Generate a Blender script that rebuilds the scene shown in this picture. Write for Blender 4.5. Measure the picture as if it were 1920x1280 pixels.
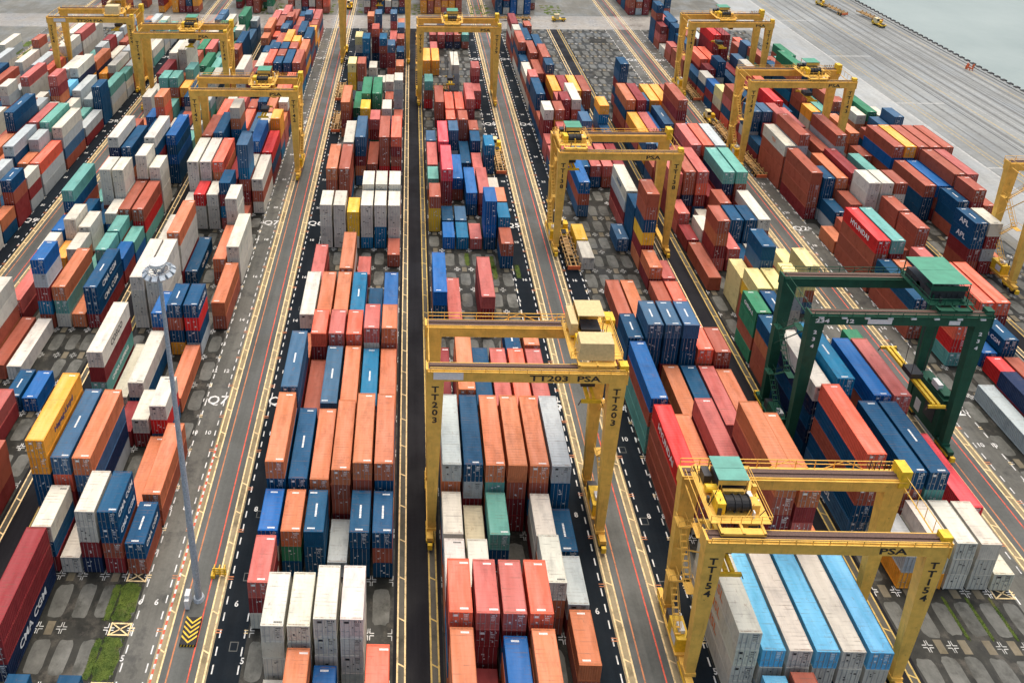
import bpy, bmesh, math, random
from mathutils import Matrix, Vector
R = math.radians
for o in list(bpy.data.objects): bpy.data.objects.remove(o)
sc = bpy.context.scene
COL = sc.collection
# ------------------------------------------------------------------ camera
FPX = 1499.1; CX, CY = 735.4, 112.3
pitch, yaw, roll, CH = 0.3575286, -0.0222323, -0.0014291, 96.72
cam = bpy.data.cameras.new('camera'); camo = bpy.data.objects.new('camera', cam); COL.objects.link(camo)
cam.sensor_width = 36.0; cam.sensor_fit = 'HORIZONTAL'; cam.lens = FPX / 1920 * 36
cam.shift_x = (960 - CX) / 1920; cam.shift_y = -(640 - CY) / 1920
cam.clip_start = 1; cam.clip_end = 8000
cp, sp = math.cos(pitch), math.sin(pitch)
fwd = Vector((math.sin(yaw) * cp, math.cos(yaw) * cp, -sp)); rgt = Vector((math.cos(yaw), -math.sin(yaw), 0)); up = rgt.cross(fwd)
r2 = rgt * math.cos(roll) + up * math.sin(roll); u2 = -rgt * math.sin(roll) + up * math.cos(roll)
camo.matrix_world = Matrix(((r2.x, u2.x, -fwd.x, 0), (r2.y, u2.y, -fwd.y, 0), (r2.z, u2.z, -fwd.z, CH), (0, 0, 0, 1)))
sc.camera = camo
# ------------------------------------------------------------------ light
SUN_EL, SUN_AZ = 74, 20
w = bpy.data.worlds.new('World'); sc.world = w; w.use_nodes = True
nt = w.node_tree; bg = nt.nodes['Background']
sky = nt.nodes.new('ShaderNodeTexSky'); sky.sky_type = 'NISHITA'; sky.sun_disc = False
sky.sun_elevation = R(SUN_EL); sky.sun_rotation = R(SUN_AZ); sky.air_density = 1.0; sky.dust_density = 4.0; sky.ozone_density = 1.0
tint = nt.nodes.new('ShaderNodeMix'); tint.data_type = 'RGBA'; tint.blend_type = 'MULTIPLY'; tint.inputs[0].default_value = 1; tint.inputs[7].default_value = (1.0, .96, .86, 1)
nt.links.new(sky.outputs[0], tint.inputs[6]); nt.links.new(tint.outputs[2], bg.inputs[0]); bg.inputs[1].default_value = 0.15
sun = bpy.data.lights.new('sun', 'SUN'); sun.energy = 1.2; sun.angle = R(50); sun.color = (1, .93, .80)
suno = bpy.data.objects.new('sun', sun); COL.objects.link(suno)
d = Vector((math.sin(R(SUN_AZ)) * math.cos(R(SUN_EL)), math.cos(R(SUN_AZ)) * math.cos(R(SUN_EL)), math.sin(R(SUN_EL))))
suno.rotation_euler = d.to_track_quat('Z', 'Y').to_euler()
vs = sc.view_settings; vs.view_transform = 'Standard'; vs.look = 'None'; vs.exposure = EXPO = 0.72; vs.gamma = 1.0
# ------------------------------------------------------------------ materials
def mat(name): 
    m = bpy.data.materials.new(name); m.use_nodes = True; n = m.node_tree
    return m, n, n.nodes['Principled BSDF']
def nd(n, t, **k):
    x = n.nodes.new(t)
    for a, b in k.items():
        if a.startswith('i_'): x.inputs[a[2:]].default_value = b
        else: setattr(x, a, b)
    return x
def ramp(n, src, stops):
    r = nd(n, 'ShaderNodeValToRGB'); e = r.color_ramp.elements
    while len(e) < len(stops): e.new(.5)
    for q, (p, c) in zip(e, stops): q.position = p; q.color = (*c, 1) if len(c) == 3 else c
    n.links.new(src, r.inputs[0]); return r.outputs[0]
def mix(n, f, a, b, mode='MIX'):
    m = nd(n, 'ShaderNodeMix', data_type='RGBA', blend_type=mode)
    for i, v in ((0, f), (6, a), (7, b)):
        if hasattr(v, 'is_output'): n.links.new(v, m.inputs[i])
        else: m.inputs[i].default_value = v if i == 0 else ((*v, 1) if len(v) == 3 else v)
    return m.outputs[2]
def noise(n, vec, scale, detail=4, rough=.6):
    x = nd(n, 'ShaderNodeTexNoise'); x.inputs['Scale'].default_value = scale; x.inputs['Detail'].default_value = detail; x.inputs['Roughness'].default_value = rough
    if vec is not None: n.links.new(vec, x.inputs['Vector'])
    return x.outputs['Fac']
def mapping(n, vec, scale=(1, 1, 1), loc=None):
    x = nd(n, 'ShaderNodeMapping'); x.inputs['Scale'].default_value = scale; n.links.new(vec, x.inputs['Vector'])
    if loc is not None: n.links.new(loc, x.inputs['Location'])
    return x.outputs[0]
def plain(name, c, rough=.6, metal=0, var=.25, scale=3, spec=None):
    m, n, b = mat(name); tc = nd(n, 'ShaderNodeTexCoord').outputs['Object']
    f = noise(n, tc, scale)
    dk = tuple(x * (1 - var) for x in c); lt = tuple(min(1, x * (1 + var * .5)) for x in c)
    n.links.new(ramp(n, f, [(.3, dk), (.65, lt)]), b.inputs['Base Color'])
    b.inputs['Roughness'].default_value = rough; b.inputs['Metallic'].default_value = metal
    return m
def paint(name, attr=False, roof=False, edge=False):
    m, n, b = mat(name)
    geo = nd(n, 'ShaderNodeTexCoord').outputs['Object']
    oi = nd(n, 'ShaderNodeObjectInfo')
    if attr:
        a = nd(n, 'ShaderNodeAttribute', attribute_name='paint'); base = a.outputs['Color']; vec = geo
    else:
        base = oi.outputs['Color']
        cm = nd(n, 'ShaderNodeCombineXYZ'); mu = nd(n, 'ShaderNodeMath', operation='MULTIPLY', i_1=0) if False else nd(n, 'ShaderNodeMath', operation='MULTIPLY')
        mu.inputs[1].default_value = 173.0; n.links.new(oi.outputs['Random'], mu.inputs[0])
        for i in range(3): n.links.new(mu.outputs[0], cm.inputs[i])
        vec = mapping(n, geo, (1, 1, 1), cm.outputs[0])
    # broad fading and grime, all in the paint itself
    f = noise(n, mapping(n, vec, (.5, .22, .8) if roof else (.6, .6, .35)), 1.3, 5, .65)
    fr = ramp(n, f, [(.28, (.72, .72, .74)), (.5, (1, 1, 1)), (.78, (1.0, 1.0, 1.0))])
    c = mix(n, 1.0, base, fr, 'MULTIPLY')
    if roof:
        chalk = noise(n, mapping(n, vec, (.9, .12, 1)), 1.0, 3)
        fa = ramp(n, chalk, [(.35, (.03,) * 3), (.7, (.30,) * 3)])
        hv = nd(n, 'ShaderNodeHueSaturation'); hv.inputs['Saturation'].default_value = .75; hv.inputs['Value'].default_value = 1.7; n.links.new(c, hv.inputs['Color'])
        c = mix(n, fa, c, hv.outputs['Color'])
    g = noise(n, mapping(n, vec, (6, .7, 6) if roof else (7, 7, .6)), 1.2, 6, .7)
    streak = ramp(n, g, [(.60, (0, 0, 0)), (.74, (.55,) * 3)])
    if roof:      # dirt lying in the roof grooves
        sx = nd(n, 'ShaderNodeSeparateXYZ'); n.links.new(geo, sx.inputs[0]); mw = nd(n, 'ShaderNodeMath', operation='MULTIPLY'); mw.inputs[1].default_value = 14.96; n.links.new(sx.outputs[1], mw.inputs[0])
        sn = nd(n, 'ShaderNodeMath', operation='SINE'); n.links.new(mw.outputs[0], sn.inputs[0])
        gm = ramp(n, sn.outputs[0], [(.55, (0,) * 3), (.95, (1,) * 3)]); nm = ramp(n, noise(n, mapping(n, vec, (.5, 1.6, 1)), 1.0, 4), [(.50, (0,) * 3), (.72, (.65,) * 3)])
        c = mix(n, mix(n, 1.0, gm, nm, 'MULTIPLY'), c, (.14, .095, .07))
    # rust / dirt patches
    h = noise(n, mapping(n, vec, (1.6, .8, 1.6)), 1.0, 8, .75)
    rust = ramp(n, h, [(.60, (0, 0, 0)), (.67, (.9,) * 3)] if not edge else [(.42, (0, 0, 0)), (.55, (1,) * 3)])
    c = mix(n, streak, c, (.13, .085, .06) if roof else (.10, .075, .06))
    rr = mix(n, 1.0, rust, (.55, .55, .55), 'MULTIPLY')
    c = mix(n, rr, c, (.20, .10, .055))
    n.links.new(c, b.inputs['Base Color'])
    rgh = ramp(n, f, [(.3, (.62,) * 3), (.7, (.42,) * 3)] if roof else [(.3, (.7,) * 3), (.7, (.5,) * 3)])
    n.links.new(rgh, b.inputs['Roughness']); b.inputs['Specular IOR Level'].default_value = .18
    return m
M = {}
M['paint'] = paint('container_paint'); M['roofp'] = paint('container_roof_paint', roof=True)
M['redge'] = paint('rusty_roof_edge', edge=True); M['apaint'] = paint('far_container_paint', attr=True); M['aroof'] = paint('far_roof_paint', attr=True, roof=True)
M['mark'] = plain('white_marking', (.8, .8, .78), .6, 0, .1)
M['rod'] = plain('galvanised', (.38, .38, .38), .45, .5, .2)
M['black'] = plain('rubber_black', (.012, .012, .014), .7)
M['dark'] = plain('dark_steel', (.03, .03, .035), .5)
def cranepaint(name, c, dk, rusty=.66):
    m, n, b = mat(name); tc = nd(n, 'ShaderNodeTexCoord').outputs['Object']
    f = noise(n, tc, .7, 5, .6); col = ramp(n, f, [(.3, tuple(v * .78 for v in c)), (.62, tuple(min(1, v * 1.06) for v in c))])
    st = noise(n, mapping(n, tc, (3.2, 3.2, .28)), 1.0, 7, .72); col = mix(n, ramp(n, st, [(.56, (0,) * 3), (.74, (.6,) * 3)]), col, dk)
    rs_ = noise(n, mapping(n, tc, (1.1, 1.1, .7)), 1.3, 9, .78); col = mix(n, ramp(n, rs_, [(rusty - .04, (0,) * 3), (rusty + .03, (.85,) * 3)]), col, (.10, .045, .02))
    n.links.new(col, b.inputs['Base Color']); b.inputs['Roughness'].default_value = .55; b.inputs['Specular IOR Level'].default_value = .25
    return m
M['yel'] = cranepaint('crane_yellow', (.84, .50, .10), (.33, .17, .04))
M['yel2'] = plain('bright_yellow', (.80, .50, .02), .5, 0, .3, 1.5)
M['gre'] = cranepaint('crane_green', (.014, .085, .05), (.012, .04, .025), .7)
M['gre2'] = plain('canopy_green', (.06, .27, .17), .5, 0, .15, .8)
M['tealroof'] = plain('canopy_teal', (.10, .32, .26), .5, 0, .2, .8)
M['white'] = plain('white_paint', (.75, .75, .73), .5, 0, .1)
M['grey'] = plain('light_grey_paint', (.42, .44, .46), .5, 0, .2)
M['pole'] = plain('galvanised_pole', (.40, .45, .50), .55, .15, .35, 5)
M['rust'] = plain('rusty_rail', (.11, .06, .045), .7, 0, .4, 6)
M['glass'] = plain('cab_glass', (.02, .03, .035), .1)
M['txt'] = plain('black_lettering', (.02, .02, .02), .6, 0, .1)
M['orange'] = plain('orange_plastic', (.75, .16, .05), .5, 0, .15)
def roadmat(name, c, c2, rough=(.35, .75), sc_=.05, fine=2.2, stain=None, ystretch=.12, pud=None, spec=.28):
    m, n, b = mat(name); tc = nd(n, 'ShaderNodeTexCoord').outputs['Object']
    a = noise(n, mapping(n, tc, (1, ystretch, 1)), .55, 6, .65); q = noise(n, tc, fine, 8, .7); big = noise(n, tc, sc_, 4, .55)
    col = ramp(n, a, [(.3, c), (.7, c2)])
    col = mix(n, .55, col, ramp(n, q, [(.25, (.62,) * 3), (.75, (1.25,) * 3)]), 'MULTIPLY')
    col = mix(n, .8, col, ramp(n, big, [(.35, (.72,) * 3), (.65, (1.15,) * 3)]), 'MULTIPLY')
    if stain: col = mix(n, ramp(n, noise(n, tc, .33, 6, .7), [(.52, (0,) * 3), (.66, (.75,) * 3)]), col, stain)
    n.links.new(col, b.inputs['Base Color'])
    pf = noise(n, tc, .12 if pud is None else pud, 5, .6)
    n.links.new(ramp(n, pf, [(.40, (rough[0],) * 3), (.58, (rough[1],) * 3)]), b.inputs['Roughness']); b.inputs['Specular IOR Level'].default_value = spec
    bm = nd(n, 'ShaderNodeBump'); bm.inputs['Strength'].default_value = .25; bm.inputs['Distance'].default_value = .02; n.links.new(q, bm.inputs['Height']); n.links.new(bm.outputs[0], b.inputs['Normal'])
    return m
M['ground'] = roadmat('worn_concrete_ground', (.13, .13, .115), (.20, .195, .17), (.3, .8))
M['yard'] = roadmat('storage_ground', (.012, .013, .012), (.04, .04, .034), (.35, .7), .08, 1.6, (.10, .09, .075), 1, spec=.2)
M['pad'] = roadmat('concrete_pad', (.075, .078, .07), (.165, .165, .15), (.3, .8), .16, 1.8, (.035, .037, .03), .7)
M['patch'] = roadmat('tan_concrete', (.13, .11, .07), (.20, .17, .12), (.5, .8), .2, 2, None, 1)
M['road'] = roadmat('road_asphalt', (.075, .08, .075), (.12, .125, .118), (.3, .75), .04, 2.5, None, .04)
M['lane_dark'] = roadmat('new_asphalt', (.006, .010, .015), (.011, .017, .024), (.55, .75), .05, 3, None, .05, spec=.08)
M['lane_light'] = roadmat('old_asphalt', (.085, .085, .075), (.15, .147, .13), (.35, .8), .05, 2.5, (.04, .042, .04), .05)
M['runway'] = roadmat('runway_concrete', (.25, .195, .105), (.36, .295, .18), (.4, .8), .05, 2.5, (.10, .08, .045), .05)
M['runway2'] = roadmat('dark_runway', (.07, .065, .05), (.12, .11, .085), (.4, .8), .05, 2.5, (.03, .03, .025), .05)
M['track'] = roadmat('dark_track', (.006, .006, .009), (.016, .016, .02), (.45, .7), .05, 3, None, .05, spec=.1)
M['quay'] = roadmat('quay_concrete', (.20, .21, .205), (.29, .30, .29), (.35, .8), .02, 1.2, None, .06)
M['quay2'] = roadmat('quay_pale', (.30, .31, .30), (.40, .41, .40), (.3, .7), .02, 1.2, None, .1)
M['cross'] = roadmat('crossroad_concrete', (.25, .23, .20), (.36, .34, .31), (.22, .6), .03, 1.0, None, 1)
M['grass'] = roadmat('short_grass', (.035, .075, .012), (.13, .17, .03), (.8, .95), .9, 5, (.15, .125, .06), 1)
def linemat(name, c):
    m, n, b = mat(name); tc = nd(n, 'ShaderNodeTexCoord').outputs['Object']
    q = noise(n, tc, 1.2, 10, .8)
    n.links.new(ramp(n, q, [(.36, tuple(x * .35 for x in c)), (.52, c)]), b.inputs['Base Color']); b.inputs['Roughness'].default_value = .65
    return m
M['lwhite'] = linemat('white_line', (.72, .72, .70)); M['lyel'] = linemat('yellow_line', (.88, .66, .34)); M['lyel2'] = linemat('dull_yellow_line', (.55, .38, .10))
M['fwhite'] = linemat('faded_white_line', (.46, .46, .44)); M['qband'] = linemat('quay_lane_band', (.15, .155, .15)); M['lred'] = linemat('red_line', (.72, .10, .05)); M['lor'] = linemat('orange_line', (.55, .20, .08))
# ------------------------------------------------------------------ mesh helpers
class MB:
    def __init__(s): s.v = []; s.f = []; s.m = []; s.c = []
    def quad(s, pts, mi=0, col=None):
        i = len(s.v); s.v += [tuple(p) for p in pts]; s.f.append(tuple(range(i, i + len(pts)))); s.m.append(mi); s.c.append(col)
    def rect(s, x0, x1, y0, y1, z, mi=0): s.quad([(x0, y0, z), (x1, y0, z), (x1, y1, z), (x0, y1, z)], mi)
    def box(s, x0, x1, y0, y1, z0, z1, mi=0, col=None, faces='xXyYzZ'):
        i = len(s.v); s.v += [(x0, y0, z0), (x1, y0, z0), (x1, y1, z0), (x0, y1, z0), (x0, y0, z1), (x1, y0, z1), (x1, y1, z1), (x0, y1, z1)]
        F = {'z': (0, 3, 2, 1), 'Z': (4, 5, 6, 7), 'y': (0, 1, 5, 4), 'X': (1, 2, 6, 5), 'Y': (2, 3, 7, 6), 'x': (3, 0, 4, 7)}
        for k in faces: s.f.append(tuple(i + a for a in F[k])); s.m.append(mi); s.c.append(col)
    def bar(s, p, q, wd, mi=0, n=4, w2=None):
        p, q = Vector(p), Vector(q); dz = (q - p).normalized(); a = dz.orthogonal().normalized() if abs(dz.z) < .99 else Vector((1, 0, 0))
        if abs(dz.z) < .99: a = dz.cross(Vector((0, 0, 1))).normalized()
        b = dz.cross(a); w2 = wd if w2 is None else w2; i = len(s.v); off = math.pi / 4 if n == 4 else 0; k = 1.414 if n == 4 else 1
        for P, ww in ((p, wd), (q, w2)):
            for j in range(n):
                t = 2 * math.pi * j / n + off; s.v.append(tuple(P + (a * math.cos(t) + b * math.sin(t)) * ww / 2 * k))
        for j in range(n): s.f.append((i + j, i + (j + 1) % n, i + n + (j + 1) % n, i + n + j)); s.m.append(mi); s.c.append(None)
        s.f.append(tuple(i + j for j in reversed(range(n)))); s.m.append(mi); s.c.append(None)
        s.f.append(tuple(i + n + j for j in range(n))); s.m.append(mi); s.c.append(None)
    def prism(s, bot, top, mi=0):
        i = len(s.v); n = len(bot); s.v += [tuple(p) for p in bot] + [tuple(p) for p in top]
        for j in range(n): s.f.append((i + j, i + (j + 1) % n, i + n + (j + 1) % n, i + n + j)); s.m.append(mi); s.c.append(None)
        s.f.append(tuple(i + j for j in reversed(range(n)))); s.m.append(mi); s.c.append(None)
        s.f.append(tuple(i + n + j for j in range(n))); s.m.append(mi); s.c.append(None)
    def mesh(s, name, mats, attr=False):
        me = bpy.data.meshes.new(name); me.from_pydata(s.v, [], s.f)
        for m in mats: me.materials.append(m)
        me.polygons.foreach_set('material_index', s.m)
        if attr:
            ca = me.color_attributes.new('paint', 'FLOAT_COLOR', 'CORNER'); buf = []
            for f, c in zip(s.f, s.c): buf += list(((*c, 1) if c else (.5, .5, .5, 1))) * len(f)
            ca.data.foreach_set('color', buf)
        me.update(); return me
def link(name, me, parent=None, kind=None, loc=(0, 0, 0), rot=0):
    o = bpy.data.objects.new(name, me); COL.objects.link(o); o.location = loc; o.rotation_euler.z = rot
    if parent is not None: o.parent = parent
    if kind: o['kind'] = kind
    return o
def empty(name, loc, rot=0):
    o = bpy.data.objects.new(name, None); COL.objects.link(o); o.location = loc; o.rotation_euler.z = rot; o.empty_display_size = .3; return o
def tag(o, label, cat, group=None):
    o['label'] = label; o['category'] = cat
    if group: o['group'] = group
    return o
_tc = {}
def text(name, s, size, mt, parent=None, loc=(0, 0, 0), rot=(0, 0, 0), ext=.01, sx=1.0, align='CENTER', kind=None, bold=0.0, line=1.0):
    key = (s, size, mt.name, ext, bold)
    if key not in _tc:
        cu = bpy.data.curves.new(name, 'FONT'); cu.body = s; cu.size = size; cu.extrude = ext; cu.align_x = align; cu.align_y = 'CENTER'; cu.offset = bold; cu.resolution_u = 2
        cu.materials.append(mt); t = bpy.data.objects.new(name, cu); COL.objects.link(t); dg = bpy.context.evaluated_depsgraph_get(); dg.update()
        _tc[key] = bpy.data.meshes.new_from_object(t.evaluated_get(dg), depsgraph=dg); bpy.data.objects.remove(t)
    o = bpy.data.objects.new(name, _tc[key]); COL.objects.link(o); o.location = loc; o.rotation_euler = rot; o.scale = (sx, 1, 1)
    if parent is not None: o.parent = parent
    if kind: o['kind'] = kind
    return o
# ------------------------------------------------------------------ yard grid
Y0, PT, RP, CW = 28.35, 6.62, 2.84, 2.44
def bnd(s): return Y0 + PT * (s - .5)
BX = {'Q10': -125.9, 'Q9': -102.6, 'Q8': -72.1, 'Q7': -49.3, 'Q6': -18.31, 'Q5': 4.64, 'Q4': 35.3, 'Q3': 58.3, 'Q2': 88.8, 'Q1': 111.2}
SMAX = 40.5; YEND = bnd(SMAX)
# ground structure
g = MB(); g.rect(-3000, 191, -400, 3000, 0); link('ground', g.mesh('ground', [M['ground']]), kind='structure')
g = MB(); g.rect(191, 6000, -400, 6000, -3.2)
mw, n, b = mat('sea_water'); tc = nd(n, 'ShaderNodeTexCoord').outputs['Object']
wv = noise(n, mapping(n, tc, (1, .5, 1)), .35, 8, .65); b.inputs['Base Color'].default_value = (.30, .38, .36, 1); b.inputs['Roughness'].default_value = .28
n.links.new(ramp(n, noise(n, tc, .03, 5), [(.3, (.21, .255, .235)), (.7, (.28, .325, .30))]), b.inputs['Base Color'])
bm_ = nd(n, 'ShaderNodeBump'); bm_.inputs['Strength'].default_value = .5; bm_.inputs['Distance'].default_value = .25; n.links.new(wv, bm_.inputs['Height']); n.links.new(bm_.outputs[0], b.inputs['Normal'])
link('water', g.mesh('water', [mw]), kind='structure')
g = MB(); g.box(189.6, 191.3, -400, 3000, -3.5, .25); link('quay_edge', g.mesh('quay_edge', [M['quay']]), kind='structure')
g = MB(); g.rect(131, 189.6, -400, 900, .006); link('quay_apron', g.mesh('quay', [M['quay']]), kind='structure')
g = MB(); g.rect(131, 146.2, -400, 900, .010); link('quay_road', g.mesh('quayroad', [M['quay2']]), kind='structure')
g = MB()
for x, wd, mi in ((146.4, .5, 0), (150.2, .16, 1), (151.6, .16, 1), (154.2, .5, 3), (157.5, .8, 3), (164, 1.2, 3), (170.3, 1.0, 3), (174, .9, 3), (177.5, 1.1, 3), (182, .8, 3), (185, 1.0, 3), (188, .8, 3), (161.5, .35, 2), (162.3, .15, 2), (166, .2, 1), (168.5, .2, 0), (172, .15, 0), (175.5, .18, 0), (179, .2, 2), (180, .12, 2), (183.5, .18, 0), (186.5, .2, 1)):
    g.rect(x - wd / 2, x + wd / 2, -300, 700, .014, mi)
for y in range(60, 400, 41): g.rect(146.7, 161, y, y + .5, .016, 0)
link('quay_markings', g.mesh('qm', [M['fwhite'], M['lyel2'], M['dark'], M['qband']]), kind='structure')
# blocks, roads
ground_parts = {k: MB() for k in ('yard', 'pad', 'patch', 'road', 'lane_dark', 'lane_light', 'runway', 'runway2', 'track')}
YS, YE = 10.0, YEND
for k, x in BX.items(): ground_parts['yard'].rect(x - .35, x + 5 * RP + CW + .35, YS, YE, .004)
PAIRS = [-133.35, -79.5, -25.66, 28.13, 81.95]           # road centres between facing truck lanes
for pc in PAIRS:
    ground_parts['road'].rect(pc - 2.1, pc + 2.1, YS - 60, 700, .006)
    for sgn in (-1, 1):
        a, b_ = sorted((pc + sgn * 2.1, pc + sgn * 3.3)); near = abs(pc) < 30
        ground_parts['runway'].rect(a, b_, YS - 60, 700, .008)
        a, b_ = sorted((pc + sgn * 3.3, pc + sgn * 7.0))
        dark = (pc == -25.66 and sgn > 0) or pc == 28.13 or (pc == -79.5 and sgn < 0)
        ground_parts['lane_dark' if dark else 'lane_light'].rect(a, b_, YS - 60, YE, .010)
        if dark: ground_parts['lane_light'].rect(a, b_, YE, 700, .010)
CENT = [-106.1, -52.3, 1.49, 55.3, 109.0]
for c in CENT: 
    ground_parts['track'].rect(c - 2.9, c + 2.9, YS - 60, YE, .006)
    for sgn in (-1, 1): a, b_ = sorted((c + sgn * 1.45, c + sgn * 2.4)); ground_parts['runway2'].rect(a, b_, YS - 60, YE, .010)
rnd = random.Random(5)
def pad_shape(cx, cy, rx, ry, n=20):
    def sq(t): c = math.cos(t); return math.copysign(abs(c) ** .42, c)
    jx, jy = rnd.uniform(.88, 1.0), rnd.uniform(.86, 1.02)
    ground_parts['pad'].quad([(cx + rx * jx * sq(2 * math.pi * i / n) * rnd.uniform(.90, 1.03), cy + ry * jy * sq(2 * math.pi * i / n - math.pi / 2) * rnd.uniform(.92, 1.03), .010) for i in range(n)])
for k, x in BX.items():
    for s in range(3, 41):
        yb = bnd(s)
        for r in range(6):
            xr = x + r * RP
            if rnd.random() < .93: 
                q = rnd.uniform(-.15, .15); pad_shape(xr + CW / 2 + q - .04, yb + PT / 2, CW / 2 - .12, PT / 2 - 1.05)
            if rnd.random() < .55: ground_parts['patch'].rect(xr + .75, xr + 1.7, yb - .8, yb + .8, .013)
for k, mb in ground_parts.items():
    link({'yard': 'storage_ground', 'pad': 'concrete_slabs', 'patch': 'tan_concrete_strips', 'road': 'road', 'lane_dark': 'truck_lane', 'lane_light': 'pale_truck_lane', 'runway': 'crane_runway', 'runway2': 'inner_crane_runway', 'track': 'dark_track'}[k], mb.mesh(k, [M[k]]), kind='structure')
g = MB(); g.rect(-2000, 131, YE, YE + 17, .012); link('cross_road', g.mesh('crossroad', [M['cross']]), kind='structure')
# markings
g = MB(); Z = .018
def dash(x, w_, y0, y1, per=2.0, ln=1.0, mi=0):
    y = y0
    while y < y1: g.rect(x - w_ / 2, x + w_ / 2, y, y + ln, Z, mi); y += per
for pc in PAIRS:
    for sgn in (-1, 1):
        q = lambda dx: pc + sgn * dx
        for dx, wd, mi in ((2.15, .20, 1), (3.0, .20, 1), (1.2, .17, 2 if sgn > 0 else 3)): g.rect(q(dx) - wd / 2, q(dx) + wd / 2, YS, 600, Z, mi)
        y = 30.0
        while y < 330:
            x0, x1 = (q(2.15), q(3.0)) if sgn > 0 else (q(3.0), q(2.15))
            g.quad([(x0, y + .5, Z + .002), (x0, y + .32, Z + .002), (x1, y - .1, Z + .002), (x1, y + .08, Z + .002)], 1); y += 4.6
        dash(q(3.75), .16, 30, 330); dash(q(6.7), .16, 30, YE)
        for s in range(3, 40):
            for dy in (-.16, .16): 
                a, b_ = sorted((q(3.08), q(3.9))); g.rect(a, b_, bnd(s) + dy - .06, bnd(s) + dy + .06, Z + .003, 3)
                a, b_ = sorted((q(6.55), q(7.0))); g.rect(a, b_, bnd(s) + dy - .06, bnd(s) + dy + .06, Z + .003, 1)
for c in CENT:
    for sgn in (-1, 1):
        for dx in (1.5, 2.38): g.rect(c + sgn * dx - .10, c + sgn * dx + .10, YS, YE, Z, 1 if sgn < 0 else 4)
        y = 30.0
        while y < YE:
            x0, x1 = sorted((c + sgn * 1.5, c + sgn * 2.38))
            g.quad([(x0, y + .5, Z + .002), (x0, y + .32, Z + .002), (x1, y - .1, Z + .002), (x1, y + .08, Z + .002)], 1 if sgn < 0 else 4); y += 5.2
for k, x in BX.items():     # corner marks of every ground slot
    for s in range(3, 41):
        for r in range(7):
            xc = x + r * RP - .2
            if rnd.random() < .12: continue
            fm_ = 0 if rnd.random() < .35 else 6
            for sx in (-1, 1):
                if (r == 0 and sx < 0) or (r == 6 and sx > 0): continue
                for sy in (-1, 1):
                    x0, x1 = sorted((xc + sx * .12, xc + sx * .62)); yy = bnd(s) + sy * .14; g.rect(x0, x1, yy - .05, yy + .05, Z, fm_)
                    xx = xc + sx * .12; y0, y1 = sorted((bnd(s) + sy * .14, bnd(s) + sy * .68)); g.rect(xx - .05, xx + .05, y0, y1, Z + .001, fm_)
def xbox(x0, y0):
    x1, y1, t = x0 + 2.5, y0 + 1.5, .16
    for a in ((x0, x1, y0, y0 + t), (x0, x1, y1 - t, y1)): g.rect(*a, Z + .004, 1)
    for a in ((x0, x0 + t), (x1 - t, x1)): g.rect(*a, y0 + t, y1 - t, Z + .004, 1)
    for p, q_ in (((x0, y0), (x1, y1)), ((x0, y1), (x1, y0))):
        dx, dy = q_[0] - p[0], q_[1] - p[1]; l = math.hypot(dx, dy); nx, ny = -dy / l * .07, dx / l * .07
        g.quad([(p[0] - nx, p[1] - ny, Z + .006), (q_[0] - nx, q_[1] - ny, Z + .006), (q_[0] + nx, q_[1] + ny, Z + .006), (p[0] + nx, p[1] + ny, Z + .006)], 1)
for s in (5, 6, 7): xbox(-35.2, bnd(s) - .75)
for s in (6, 7): xbox(72.7, bnd(s) - .75)
# red and white kerb beside the mast road
y = 56.0
while y < 92: g.rect(-28.75, -28.5, y, y + .55, Z + .004, 0); g.rect(-28.75, -28.5, y + .55, y + 1.1, Z + .004, 2); y += 1.1
# drain gratings on the dark lanes
for x in (-20.0, 32.4):
    for yy in (62.5, 71.0, 80, 92, 108, 124):
        for q_ in ((x - .5, x + .5, yy, yy + .1), (x - .5, x + .5, yy + 1, yy + 1.1), (x - .5, x - .4, yy + .1, yy + 1), (x + .4, x + .5, yy + .1, yy + 1)): g.rect(*q_, Z - .004, 7)
link('lane_markings', g.mesh('markings', [M['lwhite'], M['lyel'], M['lred'], M['lor'], M['lyel2'], M['track'], M['fwhite'], M['road']]), kind='structure')
for lab, x in (('Q9', -85.0), ('Q8', -74.3), ('Q7', -30.57), ('Q6', -20.7), ('Q5', 23.3), ('Q4', 33.2), ('Q3', 77.0), ('Q2', 86.6)):
    for s in (3, 11, 19, 27, 35): text('lane_number', lab, 2.5, M['lwhite'], None, (x, Y0 + PT * s, .022), ext=0, kind='structure', bold=.03)
    for s in range(4, 40, 2):
        if s % 8 != 3: text('bay_number', str(s), 1.05, M['lwhite'], None, (x, Y0 + PT * s, .022), ext=0, kind='structure', bold=.02)
    for s in range(4, 40):
        xs = x + (-2.0 if lab in ('Q7', 'Q9', 'Q5', 'Q3') else 2.0)
        text('bay_number', str(s), .95, M['lwhite'], None, (xs, Y0 + PT * s, .022), ext=0, kind='structure', bold=.02)
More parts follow.
